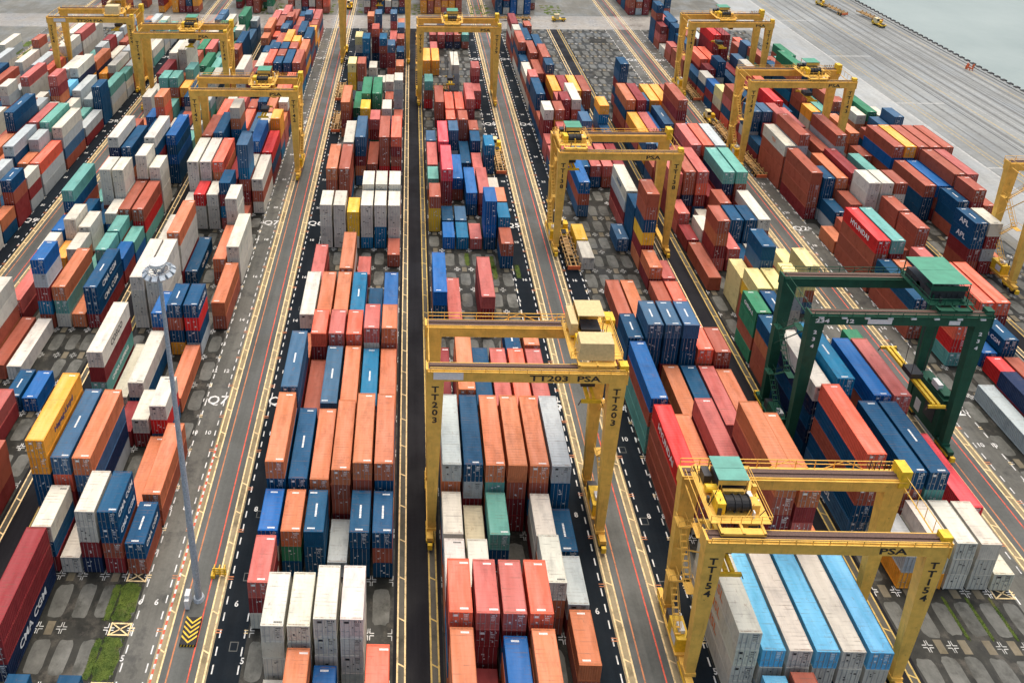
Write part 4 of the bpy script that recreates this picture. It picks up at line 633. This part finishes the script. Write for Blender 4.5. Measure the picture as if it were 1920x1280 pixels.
# ------------------------------------------------------------------ yard cranes
def girder_text(parent, s, size, x, y, z, mt=None): text('lettering', s, size, mt or M['txt'], parent, (x, y, z), (R(90), 0, 0), .004, 1.5, bold=.03)
def make_rtg(x0, x1, yf, yb, zt, mt, label_, trolley_x, num, gtext, gx, roof_m, rot_=0, hoist=3.0, tshift=0, house=None, legtext=True, green=False, ladder_side=-1, tbox=None):
    e = empty('yard_gantry_crane', ((x0 + x1) / 2, yf, 0)); tag(e, label_, 'gantry crane', 'yard gantry cranes astride the container blocks')
    W = (x1 - x0) / 2; D = yb - yf; gh = 1.75; gb = zt - gh - .25; mats = [mt, M['rust'], M['dark'], M['white'], M['black'], M['yel2'], M['glass'], roof_m]
    # girders with rail, walkway brackets and rail trucks
    for y in (0, D):
        g = MB(); g.box(-W, W, y - .65, y + .65, gb, gb + gh)
        for i in range(1, 9): x = -W + 2 * W * i / 9; g.box(x - .03, x + .03, y - .665, y - .65, gb + .02, gb + gh - .02)
        for x in (-W, W): g.box(x - .12 if x < 0 else x, x if x < 0 else x + .12, y - .75, y + .75, gb - .1, gb + gh + .15)
        g.box(-W + .1, W - .1, y - .84, y - .66, gb + gh * .86, gb + gh * .90)
        gd = link('girder', g.mesh('girder', mats), e)
        r_ = MB(); r_.box(-W + .3, W - .3, y - .10, y + .10, gb + gh, gb + gh + .16, 1); r_.box(-W + .2, W - .2, y - .55, y + .55, gb + gh, gb + gh + .02, 1); link('rail', r_.mesh('rail', mats), gd)
        h = MB(); yy = y - .80 if y == 0 else y + 1.5
        if y: h.box(-W + .3, W - .3, y + .66, y + 1.55, gb + gh * .5, gb + gh * .55)
        zb = gb + gh * .90 if y == 0 else gb + gh * .55; hh = .62 if y == 0 else 1.15
        n_ = 14 if y == 0 else 11
        for i in range(n_ + 1): x = -W + .4 + (2 * W - .8) * i / n_; h.bar((x, yy, zb), (x, yy, zb + hh), .07)
        for z in ((hh,) if y == 0 else (hh, hh * .55)): h.bar((-W + .4, yy, zb + z), (W - .4, yy, zb + z), .07)
        if y:
            for x in (-W * .15, W * .35): h.bar((x, yy, zb), (x + 2.2, yy, zb + hh), .06); h.bar((x + 4.4, yy, zb), (x + 2.2, yy, zb + hh), .06)
        if y:
            for i in range(5): x = W - .9 - i * .55; h.bar((x, yy - .3, zb), (x, yy - .3, zb + 1.5 - .12 * (i % 2)), .08, 2); h.bar((x, yy - .3, zb + .3), (x - .45, yy - .3, zb + 1.2), .06, 2)
            h.box(W - .9, W + .25, y - .8, y + .9, gb + gh * .4, gb + gh + 1.3, 5 if not green else 0)
        else:
            h.box(W - .9, W + .1, y - .5, y + .5, gb + gh, gb + gh + .75, 5 if not green else 0)
        link('handrail', h.mesh('handrail', mats), gd)
    # legs
    for sx in (-1, 1):
        for y in (0, D):
            g = MB(); xc = sx * (W - 1.05)
            bt, tp = (.52, .42), (1.05, .62)
            xb = xc + sx * .1
            g.prism([(xb - bt[0], y - bt[1], 2.2), (xb + bt[0], y - bt[1], 2.2), (xb + bt[0], y + bt[1], 2.2), (xb - bt[0], y + bt[1], 2.2)], [(xc - tp[0], y - tp[1], gb), (xc + tp[0], y - tp[1], gb), (xc + tp[0], y + tp[1], gb), (xc - tp[0], y + tp[1], gb)])
            g.box(xb - .62, xb + .62, y - .55, y + .55, 1.75, 2.2)
            for z in (gb * .35, gb * .68): 0
            lg = link('leg', g.mesh('leg', mats), e)
            if y == 0 and legtext:
                xc2 = xc
                for i, chh in enumerate(num): text('lettering', chh, 1.25 if not green else .8, M['txt'] if not green else M['mark'], lg, (xc2, -.66 + .0115 * (1.4 + i * 1.2), gb - 1.3 - i * 1.2), (R(89.4), 0, 0), .006, 1.15, bold=.03)
        # sill beam, wheels
        g = MB(); xs = sx * (W - .75); g.box(xs - .42, xs + .42, -1.6, D + 1.6, 1.15, 1.75)
        s_ = link('sill_beam', g.mesh('sill_beam', mats), e)
        for y in (-1.0, .9, D - .9, D + 1.0):
            t = MB(); n = 14
            for x_, r1 in ((xs - .28, .75),):
                i0 = len(t.v)
                ring = [(math.cos(2 * math.pi * i / n), math.sin(2 * math.pi * i / n)) for i in range(n)]
                t.prism([(xs - .28, y + .72 * c, .74 + .72 * s) for c, s in ring], [(xs + .28, y + .72 * c, .74 + .72 * s) for c, s in ring], 4)
                t.prism([(xs - .31, y + .3 * c, .74 + .3 * s) for c, s in ring], [(xs + .31, y + .3 * c, .74 + .3 * s) for c, s in ring], 0)
            link('wheel', t.mesh('wheel', mats), e)
        b_ = MB(); 
        for y in (-.05, D + .05): b_.box(xs - .5, xs + .5, y - 1.5, y + 1.5, .85, 1.2, 5); 
        b_.box(xs - .3, xs + .3, -2.3, -1.9, .5, 1.3, 5); b_.box(xs - .3, xs + .3, D + 1.9, D + 2.3, .5, 1.3, 5)
        link('bogie', b_.mesh('bogie', mats), e)
        # upper tie pipe
        t = MB(); xt = sx * (W - .3); t.bar((xt, 0, gb + .5), (xt, D, gb + .9), .16, 0, 6); t.bar((xt, .2, gb + gh + .6), (xt, D - .2, gb + gh + .6), .06)
        for i in range(6): y = .2 + (D - .4) * i / 5; t.bar((xt, y, gb + .55), (xt, y, gb + gh + .6), .05)
        link('end_tie', t.mesh('end_tie', mats), e)
    if green:
        g = MB(); xs = W - .75
        g.box(xs - 1.0, xs + .9, 1.2, D - 1.0, 2.0, 8.6, 0); g.box(xs - 1.05, xs - 1.0, 2.2, 4.4, 3.5, 6.5, 2); g.box(xs - 1.04, xs - 1.0, 5.2, 6.4, 2.6, 4.6, 3)
        g.box(xs - .8, xs + .7, 1.6, D - 3, 8.6, 9.2, 0); g.box(xs - .9, xs - .2, 3.0, 4.5, 8.9, 9.9, 3)
        link('electrical_house', g.mesh('electrical_house', mats), e)
        g = MB()
        for i in range(8): x = -W + 1.4 + (2 * W - 2.8) * i / 7; g.box(x - .35, x + .35, -.86, -.66, gb + gh * .66, gb + gh * .80, 3)
        g.box(-4.5, -1.2, -.69, -.655, gb + .25, gb + 1.0, 3); g.box(6.6, 8.1, -.69, -.655, gb + .25, gb + .9, 3)
        link('beam_lights', g.mesh('beam_lights', mats), e)
    # power unit and control boxes on the ladder-side sill
    sx = ladder_side; xs = sx * (W - .75); g = MB()
    g.box(xs - .85, xs + .85, 1.6, D - 1.5, 1.8, 2.0, 0); g.box(xs - .75, xs + .75, 1.9, D - 3.0, 2.0, 4.0, 0 if green else 5); g.box(xs - .76, xs - .74, 2.3, 3.6, 2.4, 3.6, 3 if not green else 2)
    g.box(xs - .6, xs + .6, D - 2.9, D - 1.7, 2.0, 3.4, 2); g.box(xs - .3, xs + .35, 2.6, 3.7, 4.0, 4.5, 3); g.bar((xs + .5, 2.2, 4), (xs + .5, 2.2, 5.2), .2, 2, 8)
    link('power_unit', g.mesh('power_unit', mats), e)
    # zigzag stair with platforms between the legs
    g = MB(); xs2 = sx * (W - .2); ya, yb_ = 1.0, D - 1.0; z = 4.2; k = 0
    while z < gb - 2.5:
        a, b2 = (ya + 1.5, yb_ - 1.2) if k % 2 == 0 else (yb_ - 1.2, ya + 1.5); z2 = min(z + 4.2, gb)
        for off in (-.35, .35): g.bar((xs2 + off, a, z), (xs2 + off, b2, z2), .09); g.bar((xs2 + off, a, z + .95), (xs2 + off, b2, z2 + .95), .05)
        for i in range(9): t = i / 8; g.box(xs2 - .35, xs2 + .35, a + (b2 - a) * t - .1, a + (b2 - a) * t + .1, z + (z2 - z) * t - .02, z + (z2 - z) * t + .02)
        pe = yb_ if k % 2 == 0 else ya; g.box(xs2 - .5, xs2 + .5, min(b2, pe), max(b2, pe) + .3, z2 - .05, z2)
        for off in (-.5, .5): g.bar((xs2 + off, min(b2, pe), z2 + 1), (xs2 + off, max(b2, pe), z2 + 1), .05); g.bar((xs2 + off, b2, z2), (xs2 + off, b2, z2 + 1), .05)
        z = z2; k += 1
    g.bar((xs2 - sx * .3, .6, gb * .92), (xs2 - sx * .3, D - .4, gb * .55), .13)
    link('stairway', g.mesh('stairway', mats), e)
    # trolley
    tx = trolley_x - (x0 + x1) / 2; zt0 = gb + gh + .18; t = MB(); w2 = 2.3
    for y in (-.1, D - .1): t.box(tx - w2, tx + w2, y - .3, y + .4, zt0 + .1, zt0 + .45)
    for x in (-w2, -.1, w2 - .25): t.box(tx + x, tx + x + .25, -.4, D + .4, zt0 + .3, zt0 + .55)
    t.box(tx - w2 - .7, tx + w2 + .9, .7, D - .7, zt0 + .52, zt0 + .58, 0)
    for y in (.72, D - .72):
        for x in [-w2 - .7 + i * (2 * w2 + 1.6) / 6 for i in range(7)]: t.bar((tx + x, y, zt0 + .58), (tx + x, y, zt0 + 1.55), .06)
        for z in (1.05, 1.55): t.bar((tx - w2 - .7, y, zt0 + z), (tx + w2 + .9, y, zt0 + z), .055)
    for x in (-w2 - .7, w2 + .9):
        for z in (1.05, 1.55): t.bar((tx + x, .72, zt0 + z), (tx + x, D - .72, zt0 + z), .055)
    tr = link('trolley', t.mesh('trolley', mats), e)
    m = MB(); n = 16; ring = [(math.cos(2 * math.pi * i / n), math.sin(2 * math.pi * i / n)) for i in range(n)]
    yd = D * .32; m.prism([(tx - 1.0, yd + .75 * c, zt0 + 1.35 + .75 * s) for c, s in ring], [(tx + 1.35, yd + .75 * c, zt0 + 1.35 + .75 * s) for c, s in ring], 4)
    for x in (-1.15, -.2, .5, 1.3): m.prism([(tx + x, yd + .9 * c, zt0 + 1.35 + .9 * s) for c, s in ring], [(tx + x + .12, yd + .9 * c, zt0 + 1.35 + .9 * s) for c, s in ring], 4)
    m.box(tx - 2.1, tx - 1.25, yd - .8, yd + .9, zt0 + .6, zt0 + 2.1, 5 if not green else 0); m.prism([(tx - 2.4, yd + 1.9 + .45 * c, zt0 + 1.2 + .45 * s) for c, s in ring], [(tx - 1.2, yd + 1.9 + .45 * c, zt0 + 1.2 + .45 * s) for c, s in ring], 5 if not green else 0)
    m.box(tx + 1.5, tx + 2.4, yd - .6, yd + .5, zt0 + .6, zt0 + 1.7, 0); m.box(tx + 1.7, tx + 2.2, yd + .8, yd + 1.5, zt0 + .6, zt0 + 1.4, 3)
    m.box(tx - .9, tx + 1.3, yd + .95, yd + 1.3, zt0 + .6, zt0 + 1.9, 0); m.box(tx - 2.2, tx - 1.4, D * .7, D * .7 + 1.3, zt0 + .6, zt0 + 1.8, 2)
    m.box(tx - .8, tx + .9, D * .62, D * .62 + .9, zt0 + .6, zt0 + 1.3, 0)
    rm_ = random.Random(int(x0 * 7 + yf)); mw_ = 2 if green else 5
    for i in range(26):
        a, b2 = tx + rm_.uniform(-2.7, 2.8), rm_.uniform(.9, D - 1.2); s1, s2, s3 = rm_.uniform(.12, .45), rm_.uniform(.12, .5), rm_.uniform(.2, 1.1)
        if cyl_ok(a, b2, tx, yd): m.box(a, a + s1, b2, b2 + s2, zt0 + .58, zt0 + .58 + s3, rm_.choice((0, mw_, 2, 2, 3, 0)))
    for i in range(12):
        a, b2 = tx + rm_.uniform(-2.7, 2.7), rm_.uniform(.9, D - 1); m.bar((a, b2, zt0 + .6), (a + rm_.uniform(-.9, .9), b2 + rm_.uniform(-.9, .9), zt0 + rm_.uniform(1.2, 2.6)), .07, rm_.choice((0, 2, 2)), 4)
    link('hoist_machinery', m.mesh('hoist_machinery', mats), tr)
    if house != 'cover':
        c = MB(); ca, cb = (D * .5 + tshift, D * .5 + 2.9 + tshift) if not green else (1.6, D - .6); cx0, cx1 = (tx - 1.3, tx + 1.75) if not green else (tx - 2.6, tx + 2.6)
        zr = zt0 + (3.0 if not green else 3.4); c.box(cx0 - .1, cx1 + .1, ca - .1, (ca + cb) / 2 - .02, zr, zr + .08, 7); c.box(cx0 - .1, cx1 + .1, (ca + cb) / 2 + .02, cb + .1, zr, zr + .08, 7)
        for x in (cx0, cx1):
            for y in (ca, cb): c.bar((x, y, zt0 + .55), (x, y, zr), .1)
        c.box(cx0 + .2, cx1 - .2, ca + .3, cb - .2, zt0 + .6, zt0 + 2.0, 2); c.box(cx0 + .1, cx1 - .1, ca + .05, ca + .12, zt0 + 2.2, zt0 + 3.0, 0)
        link('canopy', c.mesh('canopy', mats), tr)
    else:
        c = MB(); z1 = zt0 + .6
        c.prism([(tx - 2.2, .35, z1), (tx + 2.2, .35, z1), (tx + 2.2, 2.7, z1), (tx - 2.2, 2.7, z1)], [(tx - 2.0, .6, z1 + 2.3), (tx + 2.0, .6, z1 + 2.3), (tx + 2.0, 2.5, z1 + 2.5), (tx - 2.0, 2.5, z1 + 2.5)], 7)
        c.box(tx - 1.6, tx + 1.7, 4.6, D - .3, z1 + 3.1, z1 + 3.2, 7)
        for x in (-1.5, 1.6):
            for y in (4.7, D - .4): c.bar((tx + x, y, z1), (tx + x, y, z1 + 3.1), .12)
        c.box(tx - 1.4, tx + 1.5, D - 1.0, D - .5, z1, z1 + 2.4, 0); c.box(tx - 2.6, tx - 1.7, 3.8, D - .6, z1 + .9, z1 + 2.6, 7); c.box(tx - 1.2, tx + 1.2, 4.0, 6.0, z1, z1 + 1.6, 2)
        link('machinery_house', c.mesh('machinery_house', mats), tr)
    cb_ = MB(); cb_.box(tx + 2.0, tx + 3.1, D * .35, D * .35 + 2.0, gb - 1.7, gb + .3, 0); cb_.box(tx + 2.05, tx + 3.05, D * .35 - .02, D * .35, gb - 1.5, gb - .2, 6); cb_.box(tx + 2.3, tx + 2.8, D * .35 + .4, D * .35 + 1.5, gb + .3, zt0 + .5, 0)
    link('operator_cab', cb_.mesh('operator_cab', mats), tr)
    # spreader on its ropes
    s = MB(); zs = gb - hoist; yc = D / 2; sl = 3.0 if not green else 6.0
    s.box(tx - .55, tx - .15, yc - sl, yc + sl, zs, zs + .45, 5); s.box(tx + .15, tx + .55, yc - sl, yc + sl, zs, zs + .45, 5); s.box(tx - 1.22, tx + 1.22, yc - sl - .25, yc - sl, zs - .15, zs + .3, 5); s.box(tx - 1.22, tx + 1.22, yc + sl, yc + sl + .25, zs - .15, zs + .3, 5)
    s.box(tx - .9, tx + .9, yc - 1.1, yc + 1.1, zs + .45, zs + 1.3, 2)
    for x in (-1.2, 1.2):
        for y in (yc - sl - .12, yc + sl + .12): s.bar((tx + x, y, zs + .2), (tx + x * 1.25, y, zs - .55), .1, 1)
    for x in (-.8, .8):
        for y in (-.9, .9): s.bar((tx + x, yc + y, zs + 1.2), (tx + x * 1.1, yc + y * 1.2, zt0 + .4), .06, 2)
    link('spreader', s.mesh('spreader', mats), tr)
    if gtext: girder_text(e, gtext, 1.15 if not green else .85, gx, -.664, gb + gh * .36, M['txt'] if not green else M['mark'])
    if tbox: q = MB(); q.box(tbox[0], tbox[1], -.70, -.655, gb + .3, gb + gh - .35, 3); link('sign_panel', q.mesh('sign_panel', mats), e)
    return e
# near cranes
make_rtg(2.4, 26.4, 77.6, 85.6, 28.6, M['yel'], 'yellow gantry crane spanning the block right of the central tracks, beige machinery house', 22.8, 'TT203', 'TT203  PSA', 4.6, plain('beige_house', (.62, .46, .22), .5, 0, .15), house='cover', hoist=4.2, ladder_side=1, tbox=(-11.2, -7.6))
make_rtg(30.6, 55.1, 60.3, 68.0, 22.9, M['yel'], 'nearest yellow gantry crane, teal canopy, over the light blue and white container row', 34.3, 'TT154', 'PSA', 6.6, M['tealroof'], hoist=4.9)
make_rtg(55.8, 80.6, 93.0, 101.5, 25.4, M['gre'], 'dark green gantry crane with two-panel green roof over its trolley', 75.5, '234', '234      12', -9.0, M['gre2'], hoist=13, green=True, ladder_side=-1, tshift=-1)
make_rtg(30.0, 54.6, 143.9, 152, 24.1, M['yel'], 'yellow gantry crane over dark wet slots with grey and navy containers', 33.4, 'TT138', 'PSA', 6.4, M['gre2'], hoist=3)
make_rtg(-52.2, -26.4, 175, 183, 23.9, M['yel'], 'yellow gantry crane left of the mast road, yellow container hanging near its right leg', -35.2, 'TT142', 'PSA', 7.6, M['gre2'], hoist=6, ladder_side=1)
make_rtg(-79.2, -52.2, 216, 224, 24.2, M['yel'], 'yellow gantry crane with green canopy between the two other left-hand cranes', -63.5, 'TT144', 'PSA', 6.8, M['gre2'], hoist=3, ladder_side=1)
make_rtg(-109.8, -83.6, 229.5, 238.5, 24.5, M['yel'], 'farthest left yellow gantry crane with a pale machinery house and white panel', -90, 'TT204', 'TT204 PSA', 0, plain('pale_house', (.66, .52, .28), .5, 0, .15), house='cover', hoist=3, tbox=(-11, -7.4))
make_rtg(2.3, 26.6, 220.9, 229, 25, M['yel'], 'far yellow gantry crane astride the central block below the cross road', 12.5, 'TT139', 'PSA', 7.6, M['gre2'], hoist=17)
make_rtg(-23.6, .6, 256, 264, 25, M['yel'], 'yellow gantry crane whose top is cut off by the upper edge of the photo', -10, 'TT140', '', 0, M['gre2'], legtext=False)
make_rtg(83.8, 108.6, 229.5, 237.5, 24, M['yel'], 'far right yellow gantry crane nearest to the quay road top', 95, 'TT141', 'PSA', 8.4, M['gre2'], hoist=7)
make_rtg(83.2, 108.6, 182.6, 190.6, 24, M['yel'], 'right yellow gantry crane holding a navy container over the block', 99.5, 'TT143', 'PSA', 7.4, M['gre2'], hoist=4)
make_rtg(116.4, 140.8, 133, 141, 24.1, M['yel'], 'yellow gantry crane cut off by the right edge of the photo', 131, 'TT145', 'PSA', 6, M['gre2'])
# ------------------------------------------------------------------ floodlight mast
e = empty('floodlight_mast', (-25.5, 68.7, 0)); tag(e, 'tall grey floodlight mast standing between the red lines of the left road', 'light mast')
n = 12; ring = [(math.cos(2 * math.pi * i / n), math.sin(2 * math.pi * i / n)) for i in range(n)]
m = MB()
for z0, z1, a, b2 in ((.3, 16, .44, .36), (16, 32, .36, .27), (32, 47.6, .27, .19)): m.prism([(a * c, a * s, z0) for c, s in ring], [(b2 * c, b2 * s, z1) for c, s in ring])
m.prism([(.75 * c, .75 * s, 0) for c, s in ring], [(.6 * c, .6 * s, .35) for c, s in ring]); link('pole', m.mesh('pole', [M['pole']]), e)
m = MB(); m.prism([(.85 * c, .85 * s, 48.6) for c, s in ring], [(.85 * c, .85 * s, 48.95) for c, s in ring]); m.prism([(.9 * c, .9 * s, 48.95) for c, s in ring], [(.6 * c, .6 * s, 49.15) for c, s in ring]); link('cap', m.mesh('cap', [M['white']]), e)
m = MB()
for i in range(n):
    a, b2 = ring[i], ring[(i + 1) % n]
    for rr, z in ((1.05, 47.9), (.5, 47.7)): m.bar((a[0] * rr, a[1] * rr, z), (b2[0] * rr, b2[1] * rr, z), .08)
    m.bar((a[0] * .2, a[1] * .2, 47.7), (a[0] * 1.3, a[1] * 1.3, 47.9), .05); m.bar((a[0] * .85, a[1] * .85, 48.6), (a[0] * .3, a[1] * .3, 47.5), .05)
link('lamp_ring', m.mesh('lamp_ring', [M['grey']]), e)
for i in range(12):
    c, s = ring[i]; m = MB(); m.box(-.28, .28, -.1, .42, -.24, .14, 0); m.box(-.25, .25, .42, .44, -.22, .12, 1)
    o = link('floodlight', m.mesh('floodlight', [M['pole'], M['white']]), e, None, (c * 1.28, s * 1.28, 47.85)); o.rotation_euler = (R(-38), 0, math.atan2(s, c) - math.pi / 2)
m = MB(); m.box(-1.35, -.75, -1.1, -.2, .1, 1.9); m.box(-1.32, -.78, -1.5, -1.12, .1, 1.5); o = link('cabinet', m.mesh('cabinet', [M['white']]), e)
e = empty('crash_barrier', (-25.4, 64.8, 0)); tag(e, 'black and yellow striped kerb island in front of the floodlight mast', 'barrier')
m = MB(); m.box(-.95, .95, -1.9, 1.3, 0, .4, 0); link('island', m.mesh('island', [M['black']]), e)
m = MB()
for i in range(5):
    y = -1.75 + i * .56
    m.quad([(0, y, .404), (0, y + .22, .404), (-.9, y + .95, .404), (-.9, y + .73, .404)]); m.quad([(0, y + .22, .404), (0, y, .404), (.9, y + .73, .404), (.9, y + .95, .404)])
    m.quad([(-.9 + .36 * i, -1.905, .02), (-.75 + .36 * i, -1.905, .02), (-.6 + .36 * i, -1.905, .38), (-.75 + .36 * i, -1.905, .38)])
link('yellow_chevrons', m.mesh('yellow_chevrons', [M['yel2']]), e)
e = empty('yellow_barrier', (-24.3, 71.6, 0)); tag(e, 'small bright yellow slatted barrier behind the floodlight mast', 'barrier')
m = MB()
for z in (.3, .7, 1.1): m.box(-.1, 1.6, -.05, .05, z, z + .22)
for x in (.1, .75, 1.4): m.box(x - .06, x + .06, -.08, .5, 0, 1.4)
link('rail', m.mesh('rail', [M['yel2']]), e)
m = MB(); m.box(-.3, .2, -.4, .4, 0, .5); link('foot', m.mesh('foot', [M['yel2']]), e)
# ------------------------------------------------------------------ terminal trucks and trailers
def wheelm(x, y, r=.5, w_=.3):
    t = MB(); rg_ = [(math.cos(2 * math.pi * i / 12), math.sin(2 * math.pi * i / 12)) for i in range(12)]
    t.prism([(x - w_ / 2, y + r * c, r + r * s) for c, s in rg_], [(x + w_ / 2, y + r * c, r + r * s) for c, s in rg_], 0); t.prism([(x - w_ / 2 - .02, y + r * .5 * c, r + r * .5 * s) for c, s in rg_], [(x + w_ / 2 + .02, y + r * .5 * c, r + r * .5 * s) for c, s in rg_], 1)
    return t.mesh('wheel', [M['black'], M['yel']])
tyel = plain('worn_trailer_yellow', (.46, .27, .09), .6, 0, .45, 1.2)
def trailer(x, y, lab, rot=0, L=12.6, group='terminal trailers in the truck lanes'):
    e = empty('terminal_trailer', (x, y, 0), rot); tag(e, lab, 'trailer', group)
    m = MB()
    for sx in (-1, 1): m.box(sx * .5 - .1, sx * .5 + .1, 0, L, .95, 1.3); m.box(sx * 1.15 - .07, sx * 1.15 + .07, .1, L - .1, 1.15, 1.35)
    for i in range(10): yy = .3 + (L - .6) * i / 9; m.box(-1.2, 1.2, yy - .08, yy + .08, 1.05, 1.28)
    for i in range(6):
        for sx in (-1, 1): yy = .4 + (L - .9) * i / 5; m.box(sx * 1.3 - .12, sx * 1.3 + .12, yy - .18, yy + .18, 1.2, 1.75)
    m.box(-.48, .48, 4, L - 2, 1.12, 1.16)
    link('chassis', m.mesh('chassis', [tyel]), e)
    m = MB(); m.box(-1.25, 1.25, -.12, .02, .55, 1.35); link('rear_bumper', m.mesh('rear_bumper', [M['orange']]), e)
    for yy in (1.4, 2.7):
        for sx in (-1, 1): link('wheel', wheelm(sx * .95, yy, .5, .55), e)
    return e
def truck(x, y, lab, rot=0, group='terminal tractor trucks'):
    e = empty('terminal_truck', (x, y, 0), rot); tag(e, lab, 'truck', group)
    m = MB(); m.box(-1.1, 1.1, 0, 5.2, .7, 1.1); m.box(-.5, .5, .2, 1.8, 1.1, 1.35, 1); m.box(-1.2, .9, 4.0, 5.4, .5, 1.6); m.box(.1, 1.15, 2.6, 4.2, 1.1, 2.1, 0)
    link('chassis', m.mesh('chassis', [M['yel2'], M['black']]), e)
    m = MB(); m.prism([(-1.2, 2.7, 1.1), (.05, 2.7, 1.1), (.05, 4.9, 1.1), (-1.2, 4.9, 1.1)], [(-1.15, 2.8, 2.9), (0, 2.8, 2.9), (0, 4.6, 2.9), (-1.15, 4.6, 2.9)]); m.box(-1.25, .1, 2.7, 4.7, 2.9, 2.98)
    cb = link('cab', m.mesh('cab', [plain('cab_paint', (.72, .60, .34), .5) if 'cab_paint' not in bpy.data.materials else bpy.data.materials['cab_paint']]), e)
    m = MB(); m.box(-1.05, -.08, 2.74, 2.77, 1.9, 2.7); m.box(-1.05, -.08, 4.72, 4.76, 1.7, 2.6); link('windows', m.mesh('windows', [M['glass']]), cb)
    for yy in (1.0, 4.4):
        for sx in (-1, 1): link('wheel', wheelm(sx * .95, yy, .52, .5), e)
    return e
trailer(23.2, 177.0, 'empty yellow skeleton trailer in lane Q5 below the far central crane'); truck(23.4, 188.5, 'yellow truck pulling the empty trailer in lane Q5')
trailer(33.6, 137.2, 'rusty yellow trailer in lane Q4 under the crane leg, carrying a blue box'); truck(33.8, 149, 'yellow truck in front of the loaded trailer in lane Q4')
trailer(87.0, 176.2, 'empty yellow trailer in lane Q2 under the right crane leg')
trailer(87.2, 224.0, 'empty yellow trailer in lane Q2 below the far right crane')
trailer(86.6, 195.0, 'yellow skeleton trailer behind the pale cab truck in lane Q2'); truck(86.4, 207.5, 'pale yellow cab truck driving in lane Q2 between two cranes')
trailer(-21.0, 222, 'dark trailer in lane Q6 below the far crane leg'); trailer(-20.2, 200, 'rusty trailer parked beside the cream containers in lane Q6')
truck(-22.8, 264, 'small dark yellow truck on the far road near the cross road'); truck(-24.8, 318, 'yellow truck at the top edge on the left road')
trailer(12.4, 231, 'small yellow trailer standing on empty slots below the far central crane', rot=R(90), L=6.5)
for x, y, lb in ((175.5, 312, 'left'), (184.5, 303, 'right')):
    trailer(x, y, 'flatbed trailer on the quay, %s of the two parked there' % lb, rot=R(8)); truck(x - 1.7, y + 12.3 if lb == 'left' else y - 6, 'yellow truck coupled to the %s trailer on the quay' % lb, rot=R(8))
e = truck(62, 304, 'yellow truck crossing on the far cross road beside the blue container', rot=R(90)); trailer(48, 304, 'blue-loaded trailer on the far cross road', rot=R(90))
# sixth crane-lane details: orange barriers at the quay edge
rb = random.Random(8)
for i in range(5):
    e = empty('quay_barrier', (187.2 + rb.uniform(-1, 2.2), 252 + i * .9, 0), rb.uniform(0, 3)); tag(e, 'small orange barrier on the quay edge', 'barrier', 'orange barriers on the quay edge')
    m = MB(); m.box(-.5, .5, -.05, .05, .5, .9); link('board', m.mesh('board', [M['orange']]), e)
    m = MB(); m.box(-.45, -.35, -.2, .2, 0, 1.2); m.box(.35, .45, -.2, .2, 0, 1.2); link('legs', m.mesh('legs', [M['orange']]), e)
fm = MB(); fm.box(-.5, .9, -.7, .7, -1.2, .35)
fend = fm.mesh('fender', [M['black']]); k = 0
for y in range(150, 400, 3):
    o = link('quay_fender', fend, None, None, (191.2, y, .1)); tag(o, 'black rubber fender along the quay edge', 'fender', 'black fenders along the quay edge')
